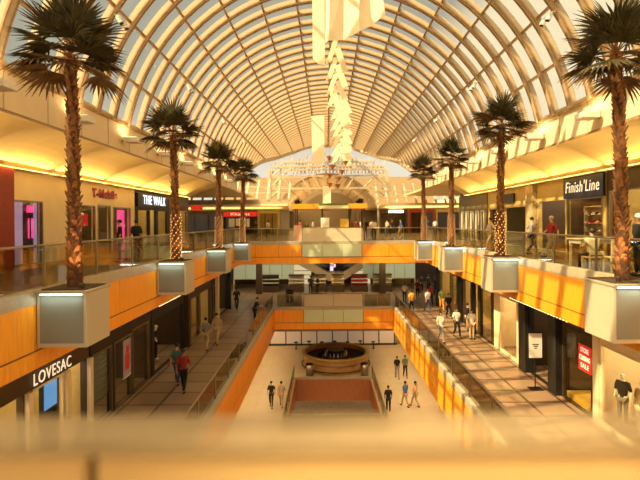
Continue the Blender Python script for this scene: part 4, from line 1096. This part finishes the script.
def get_pose(p):
    if p in POSES: return POSES[p]
    J = pose_joints(p)
    rad = dict(pel=(.135, .105), waist=(.12, .095), chest=(.15, .105), nb=(.075, .065), nk=(.05, .052), jaw=(.058, .068), head=(.076, .092), top=(.05, .06),
               sh=.052, el=.040, wr=.027, hip=.083, kn=.056, an=.037, toe=.032)
    def R_(k): return rad.get(k) or rad[k[:-1]]
    def build(nm, keys, edges, grow):
        ix = {k: i for i, k in enumerate(keys)}
        return skin_mesh(nm, [J[k] for k in keys], [(ix[a], ix[b]) for a, b in edges], [tuple(q + grow for q in (R_(k) if isinstance(R_(k), tuple) else (R_(k),) * 2)) for k in keys])
    limbs = ['sh', 'el', 'wr', 'hip', 'kn', 'an', 'toe']
    keys = ['pel', 'waist', 'chest', 'nb', 'nk', 'jaw', 'head', 'top'] + [l + n for n in 'lr' for l in limbs]
    ed = [('pel', 'waist'), ('waist', 'chest'), ('chest', 'nb'), ('nb', 'nk'), ('nk', 'jaw'), ('jaw', 'head'), ('head', 'top')]
    for n in 'lr': ed += [('chest', 'sh' + n), ('sh' + n, 'el' + n), ('el' + n, 'wr' + n), ('pel', 'hip' + n), ('hip' + n, 'kn' + n), ('kn' + n, 'an' + n), ('an' + n, 'toe' + n)]
    body = build('person_body', keys, ed, 0)
    k2 = ['waist', 'pel', 'chest', 'nb'] + [l + n for n in 'lr' for l in ('sh', 'el')]
    e2 = [('pel', 'waist'), ('waist', 'chest'), ('chest', 'nb')] + [(a + n, b + n) for n in 'lr' for a, b in (('sh', 'el'),)] + [('chest', 'sh' + n) for n in 'lr']
    top_ = build('top', k2, e2, .018)
    k3 = ['pel'] + [l + n for n in 'lr' for l in ('hip', 'kn', 'an')]
    e3 = [('pel', 'hip' + n) for n in 'lr'] + [(a + n, b + n) for n in 'lr' for a, b in (('hip', 'kn'), ('kn', 'an'))]
    tr = build('trousers', k3, e3, .014)
    h = Vector(J['head'])
    hm = MB(); hm.ball((h.x, h.y - .022, h.z + .035), .088, .098, .085, 12, 8)
    hair = hm.mesh('hair', M_HAIR, smooth=True)
    fm = MB()
    for s in (-1, 1):
        fm.ball((h.x + s * .032, h.y + .083, h.z - .005), .010, n=6, k=4)
    eyes = fm.mesh('eyes', M_BLACK)
    nm = MB(); nm.prism([(h.y + .085, h.z + .0), (h.y + .112, h.z - .035), (h.y + .085, h.z - .042)], 'x', -.012, .012)
    nose = nm.mesh('nose', M_SKIN[0])
    sh = MB()
    for n in 'lr':
        a, b = Vector(J['an' + n]), Vector(J['toe' + n])
        mm = (a + b) / 2; mm.z = min(a.z, b.z) + .0
        sh.ball((mm.x, mm.y + .02, max(.045, mm.z)), .052, .145, .045, 10, 6)
    shoes = sh.mesh('shoes', M_BLACK, smooth=True)
    POSES[p] = (J, body, top_, tr, hair, eyes, nose, shoes)
    return POSES[p]
HAND = hand_mesh()
def person(label, x, y, z, yaw, pose, top_, bot, skin=0, height=1.70, hair=M_HAIR, group='shoppers', hat=None):
    J, body, tp, tr, hr, ey, ns, sh = get_pose(pose)
    t = thing('person', label, 'person', (x, y, z), yaw, group)
    k = height / 1.72; t.scale = (k, k, k)
    def part(nm, me, m):
        o = bpy.data.objects.new(nm, me); C.objects.link(o); o.parent = t
        if not me.materials: me.materials.append(m)
        o.material_slots[0].link = 'OBJECT'; o.material_slots[0].material = m
        return o
    b = part('body', body, M_SKIN[skin]); part('shirt', tp, cloth(top_, None)); part('trousers', tr, cloth(bot, None)); part('hair', hr, hat or hair)
    part('eyes', ey, M_BLACK); part('nose', ns, M_SKIN[skin]); part('shoes', sh, M_BLACK)
    for n, s in (('l', -1), ('r', 1)):
        o = part('hand', HAND, M_SKIN[skin]); o.location = J['wr' + n]; o.scale = (s, 1, 1) if False else (1, 1, 1)
        d = Vector(J['wr' + n]) - Vector(J['el' + n]); o.rotation_euler = (-d).to_track_quat('Z', 'Y').to_euler()
    return t
def at(px, py, H):
    """ground point seen at a pixel, H metres below the eye"""
    hy = 221 - (px - 326) * .0075
    Y = 470 * H / (py - hy)
    return ((px - 326) * Y / 470, Y)
H1, H2, H3 = CAMZ, CAMZ - Z2, CAMZ - Z3
# upper level
person('person in black top facing the shops behind the left railing, left of a pair', -8.3, 18.9, 0, 2.0, 'stand', 'black', 'black')
person('person in black with dark hair behind the left railing, right of a pair', -8.2, 20.3, 0, .8, 'bag', 'black', 'denim', 1)
x, y = at(366.5, 240.5, H1); person('shopper in black jacket walking on the upper bridge beside the balustrade', x, y + 1, 0, PI, 'walk', 'black', 'black', 0, 1.75)
x, y = at(375, 240.5, H1); person('shopper in white vest and black jeans on the upper bridge', x, y + 1, 0, PI + .3, 'bag', 'white', 'black', 0, 1.72)
person('far shopper in blue top near the right far shops', 7.0, 44, 0, 1.2, 'walk', 'blue', 'tan')
person('far shopper in peach top beyond the upper bridge', 4.4, 45, 0, .2, 'stand', 'peach', 'denim')
person('far shopper in red top standing behind the kiosk', 1.6, 44, 0, PI, 'stand', 'red', 'black')
person('far shopper in black top behind the kiosk', 2.4, 46, 0, PI, 'stand', 'black', 'black', 1)
person('far shopper in tan top behind the right railing below the gold shop', 8.4, 24.0, 0, PI / 2, 'walk', 'tan', 'tan')
person('shopper in dark red top passing the sports shop', 9.4, 19.6, 0, PI / 2, 'walk', 'red', 'tan', 0, 1.72, M_HAIRL)
person('shopper in grey top passing the sports shop entrance', 9.5, 21.7, 0, -PI / 2, 'walk', 'grey', 'denim')
for k, (px, Y_, tp_, bt, lab) in enumerate(((356, 48, 'red', 'black', 'far shopper in red between the kiosk and the right railing'), (361, 52, 'white', 'tan', 'far shopper in white just right of the kiosk'), (387, 50, 'peach', 'denim', 'far shopper in peach by the right truss column'),
        (392, 47, 'black', 'black', 'far shopper in black beside the peach top'), (313, 50, 'white', 'denim', 'far shopper in white left of the white board'), (300, 46, 'red', 'black', 'far shopper in red at the left kiosk post'),
        (268, 48, 'tan', 'black', 'far shopper in tan before the gold fronted shop'), (256, 45, 'black', 'denim', 'far shopper in black behind the left bridge railing'), (435, 52, 'white', 'black', 'far shopper in white before the rightmost far shop'), (428, 50, 'blue', 'black', 'far shopper in blue before the dark red far shop'))):
    person(lab, (px - 326) * Y_ / 470, Y_, 0, k * 1.1, ('walk', 'stand', 'bag')[k % 3], tp_, bt, k % 2)
for k in range(3):  # pole lamps with area lights added to brighten the far hall
    area('far_hall_fill', (-6 + 6 * k, 88, 3.8), (R(180), 0, 0), 1, 6, 260, (1, .75, .42))
    o_ = thing('fill_pole_lamp', 'tall added fill lamp standing in the far hall, %s of three' % ('left', 'middle', 'right')[k], 'uplight', (-6 + 6 * k, 88, 0))
    obj('pole', MB().tube([(-6 + 6 * k, 88, 0), (-6 + 6 * k, 88, 3.7)], .06, 8), M_METAL, o_); obj('bowl', MB().lathe([(.1, 3.55), (.5, 3.74)], (-6 + 6 * k, 88, 0), 16), M_METAL, o_)
# café seating behind the right railing
def table(x, y, label):
    t = thing('cafe_table', label, 'table', (x, y, 0)); obj('table_top', MB().box(x - .75, x + .75, y - .4, y + .4, .96, 1.0), M_WHITE, t, bevel=.01)
    obj('apron', MB().box(x - .7, x + .7, y - .36, y + .36, .84, .958), M_WHITE, t)
    for sx in (-1, 1):
        for sy in (-1, 1): obj('leg', MB().box(x + sx * .66 - .03, x + sx * .66 + .03, y + sy * .32 - .03, y + sy * .32 + .03, 0, .84), M_WHITE, t)
table(8.5, 14.75, 'white high table behind the right railing by the nearest right palm')
chair0 = None
def chair(x, y, rz, label, bh=.98):
    t = thing('cafe_chair', label, 'chair', (x, y, 0), rz, 'white chairs at the right railing')
    obj('seat', MB().box(-.22, .22, -.22, .22, .46, .50), M_WHITE, t, world=False, bevel=.01); obj('backrest', MB().box(-.21, .21, -.23, -.19, .55, bh), M_WHITE, t, world=False, bevel=.01)
    for sx in (-1, 1):
        for sy in (-1, 1): obj('leg', MB().box(sx * .2 - .018, sx * .2 + .018, sy * .2 - .018, sy * .2 + .018, 0, .46 if sy > 0 else .55), M_WHITE, t, world=False)
    return t
chair(7.85, 13.85, 0, 'low backed white chair with a seated person at the white high table', .66)
chair(8.42, 13.75, 0, 'empty white chair at the white high table beside the seated person')
person('person in white shirt and black trousers seated at the white high table', 7.85, 13.87, 0, 0, 'sit', 'white', 'black')
person('person with white cap in black at the right edge behind the nearest palm', 8.68, 13.05, 0, PI / 2, 'stand', 'black', 'black', 1, 1.72, hat=M_WHITE)
# middle level, right walkway
for px, py, tp_, bt, ps, yw, lab in (
        (411, 313, 'orange', 'black', 'walk', .1, 'shopper in orange shirt by the right middle railing'),
        (440, 342, 'white', 'grey', 'walk', PI, 'shopper in white shirt nearest the camera on the right middle walkway, leftmost of three'),
        (456, 337, 'white', 'black', 'walk', PI + .1, 'shopper in white shirt and black trousers in the middle of the right middle walkway'),
        (471, 339, 'white', 'tan', 'stand', PI, 'shopper in white and tan by the shopfronts on the right middle walkway'),
        (467, 331, 'black', 'tan', 'stand', -PI / 2, 'shopper in black top at the door posts on the right middle walkway'),
        (430, 306, 'red', 'black', 'walk', PI, 'shopper in red shirt on the right middle walkway'),
        (437, 300, 'red', 'denim', 'stand', PI / 2, 'shopper in red top by the far right shopfronts'),
        (404, 303, 'white', 'denim', 'stand', PI, 'shopper in white top at the corner of the middle level bridge'),
        (427, 312, 'white', 'denim', 'walk', .3, 'shopper in white top and jeans behind the orange shirt'),
        (441, 311, 'green', 'orange', 'walk', PI, 'shopper in green top and orange trousers on the right middle walkway'),
        (417, 299, 'red', 'black', 'stand', PI, 'far shopper in red and black at the right end of the middle bridge'),
        (448, 318, 'black', 'black', 'walk', PI, 'shopper all in black between the white shirts and the shopfronts on the right middle walkway'),
        (434, 295, 'black', 'denim', 'stand', 1.0, 'far shopper in black and jeans by the dark column on the right middle walkway'),
        (421, 293, 'black', 'black', 'stand', PI, 'far person in black under the right of the upper bridge, left of two'),
        (428, 293, 'black', 'black', 'stand', 0, 'far person in black under the right of the upper bridge, right of two')):
    x, y = at(px, py, H2); person(lab, x, y, Z2, yw, ps, tp_, bt, random.randint(0, 1))
# middle level, left walkway
for px, py, tp_, bt, ps, yw, lab in (
        (254, 322, 'black', 'black', 'lean', -1.2, 'person in black leaning on the left middle railing'),
        (236, 310, 'black', 'black', 'walk', 0, 'person in black walking far along the left middle walkway'),
        (205, 350, 'grey', 'tan', 'walk', 0, 'shopper in grey top walking along the left middle walkway'),
        (216, 344, 'tan', 'tan', 'walk', PI, 'shopper in tan clothes on the left middle walkway'),
        (176, 384, 'teal', 'denim', 'walk', .1, 'shopper in teal top nearest the camera on the left middle walkway'),
        (182, 392, 'red', 'black', 'walk', 0, 'shopper in red top beside the shopper in teal'),
        (310, 294, 'black', 'black', 'stand', 0, 'far person in black beyond the middle bridge, left of two'),
        (317, 294, 'black', 'black', 'bag', 2.0, 'far person in black beyond the middle bridge, right of two')):
    x, y = at(px, py, H2); person(lab, x, y, Z2, yw, ps, tp_, bt, random.randint(0, 1))
# lowest level
for px, py, tp_, bt, ps, yw, lab in (
        (270, 407, 'black', 'black', 'walk', PI, 'person in black walking on the lowest floor at the left of the opening'),
        (280, 407, 'tan', 'tan', 'walk', 0, 'person in tan beside the left railing on the lowest floor'),
        (387, 412, 'black', 'black', 'stand', 0, 'person in black by the right railing of the opening on the lowest floor'),
        (396, 378, 'black', 'grey', 'walk', PI, 'person in black on the lowest floor far right, left of two'),
        (404, 377, 'green', 'black', 'walk', PI, 'person in dark green on the lowest floor far right, right of two'),
        (404, 407, 'blue', 'tan', 'walk', .5, 'person in blue crossing the lowest floor at the right'),
        (414, 407, 'peach', 'tan', 'walk', .8, 'person in peach top crossing the lowest floor at the right'),
        (442, 422, 'orange', 'tan', 'stand', 0, 'person in orange by the right wall of the lowest floor')):
    x, y = at(px, py, H3); person(lab, x, y, Z3, yw, ps, tp_, bt, random.randint(0, 1))

# mannequins
def mannequin(label, x, y, z, yaw, top_, bot, m=M_WHITE, pose='stand', group='shop window mannequins'):
    J, body, tp, tr, hr, ey, ns, sh = get_pose(pose)
    t = thing('mannequin', label, 'mannequin', (x, y, z + .10), yaw, group)
    def part(nm, me, mm):
        o = bpy.data.objects.new(nm, me); C.objects.link(o); o.parent = t; o.material_slots[0].link = 'OBJECT'; o.material_slots[0].material = mm
    part('body', body, m)
    if top_: part('shirt', tp, cloth(top_, None))
    if bot: part('trousers', tr, cloth(bot, None))
    part('nose', ns, m)
    obj('base', MB().lathe([(.2, -.10), (.2, -.07), (.05, -.05)], (0, 0, 0), 16), M_METAL, t, world=False)
    return t
mannequin('white mannequin in black top and grey skirt trousers in the cream window, left of two', 9.56, 15.2, Z2, 2.2, 'black', 'grey')
mannequin('white mannequin in tan outfit in the cream window, right of two', 9.65, 14.4, Z2, 1.9, 'tan', 'white')
mannequin('white mannequin in black outfit in the cream framed window', 9.7, 23.2, Z2, 1.6, 'black', 'black')
mannequin('white mannequin in black in the dark left shop, left of two', -8.35, 21.9, Z2, -1.2, 'black', 'black')
mannequin('white mannequin in black in the dark left shop, right of two', -8.35, 22.9, Z2, -1.2, 'black', 'black')
mannequin('white mannequin in grey standing in the narrow lit left shop', -8.35, 27.3, Z2, -1.2, 'grey', 'black')
# crowd seating beyond the kiosk is hidden; a bin beyond the middle railing
t = thing('waste_bin', 'tan waste bin on the middle level bridge', 'bin', (-3.1, YB2 + 3, Z2)); obj('body', MB().lathe([(.3, 0), (.36, 1.0)], (-3.1, YB2 + 3, Z2), 16), M_DBROWN, t, smooth=True); obj('lid', MB().lathe([(.37, 1.001), (.37, 1.06)], (-3.1, YB2 + 3, Z2), 16), M_BLACK, t)

# ------------------------------------------------------------------ daylight
w = bpy.data.worlds.new('sky'); S.world = w; w.use_nodes = True
nt = w.node_tree; N, L = nt.nodes, nt.links
bg = N['Background']
tc = N.new('ShaderNodeTexCoord'); sp = N.new('ShaderNodeSeparateXYZ'); L.new(tc.outputs['Generated'], sp.inputs[0])
nz = N.new('ShaderNodeTexNoise'); nz.inputs['Scale'].default_value = 2.2; nz.inputs['Detail'].default_value = 4; L.new(tc.outputs['Generated'], nz.inputs['Vector'])
ma = N.new('ShaderNodeMath'); ma.operation = 'MULTIPLY_ADD'; ma.inputs[1].default_value = .5; L.new(nz.outputs['Fac'], ma.inputs[0]); mz = N.new('ShaderNodeMath'); mz.operation = 'MULTIPLY_ADD'; mz.inputs[1].default_value = -.8; L.new(sp.outputs['Z'], mz.inputs[0]); L.new(sp.outputs['X'], mz.inputs[2]); L.new(mz.outputs[0], ma.inputs[2])
rp = N.new('ShaderNodeValToRGB'); L.new(ma.outputs[0], rp.inputs['Fac'])
e = rp.color_ramp.elements
e[0].position = .16; e[0].color = (.40, .39, .31, 1)
e[1].position = .28; e[1].color = (.95, .80, .52, 1)
hz = N.new('ShaderNodeMapRange'); hz.inputs['From Min'].default_value = .10; hz.inputs['From Max'].default_value = .26; hz.inputs['To Min'].default_value = 1; hz.inputs['To Max'].default_value = 0; hz.clamp = True; L.new(sp.outputs['Z'], hz.inputs['Value'])
hm_ = N.new('ShaderNodeMix'); hm_.data_type = 'RGBA'; hm_.inputs['B'].default_value = (.78, .70, .55, 1); L.new(hz.outputs['Result'], hm_.inputs['Factor']); L.new(rp.outputs['Color'], hm_.inputs['A']); L.new(hm_.outputs['Result'], bg.inputs['Color']); bg.inputs['Strength'].default_value = 1.0
# broad warm sky glow added as fill around the sun, high behind the camera to the left
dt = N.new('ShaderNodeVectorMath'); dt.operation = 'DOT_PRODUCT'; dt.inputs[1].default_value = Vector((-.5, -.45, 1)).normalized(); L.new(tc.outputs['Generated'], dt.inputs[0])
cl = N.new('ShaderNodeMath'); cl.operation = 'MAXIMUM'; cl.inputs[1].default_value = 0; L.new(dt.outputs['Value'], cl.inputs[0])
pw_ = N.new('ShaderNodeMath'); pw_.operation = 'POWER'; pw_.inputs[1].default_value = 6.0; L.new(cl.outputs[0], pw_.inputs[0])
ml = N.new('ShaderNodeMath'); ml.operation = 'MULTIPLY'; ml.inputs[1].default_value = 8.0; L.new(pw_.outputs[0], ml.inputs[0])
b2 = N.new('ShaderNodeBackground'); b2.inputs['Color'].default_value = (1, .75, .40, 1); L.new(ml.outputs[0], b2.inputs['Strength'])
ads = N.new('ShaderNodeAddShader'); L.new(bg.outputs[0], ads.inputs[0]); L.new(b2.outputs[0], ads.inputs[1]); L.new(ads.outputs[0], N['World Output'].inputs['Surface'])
sl = bpy.data.lights.new('sun', 'SUN'); sl.energy = 8.0; sl.color = (1, .75, .40); sl.angle = R(.55)
so = bpy.data.objects.new('sun', sl); C.objects.link(so)
so.rotation_euler = Vector((1, .5, -1)).to_track_quat('-Z', 'Y').to_euler()

# ------------------------------------------------------------------ camera
cd = bpy.data.cameras.new('camera'); cd.sensor_width = 36; cd.lens = 470 / 640 * 36
cd.shift_x = -6 / 640; cd.shift_y = -19 / 640
cd.clip_start = .05; cd.clip_end = 400
cd.dof.use_dof = True; cd.dof.focus_distance = 22; cd.dof.aperture_fstop = cd.lens / 1000 / .028
co = bpy.data.objects.new('camera', cd); C.objects.link(co)
co.location = (0, 0, CAMZ); co.rotation_euler = (PI / 2, .0075, 0)
S.camera = co
vs_ = S.view_settings; vs_.view_transform = 'Standard'; vs_.look = 'None'; vs_.gamma = 1; vs_.use_curve_mapping = False; vs_.exposure = 0.18
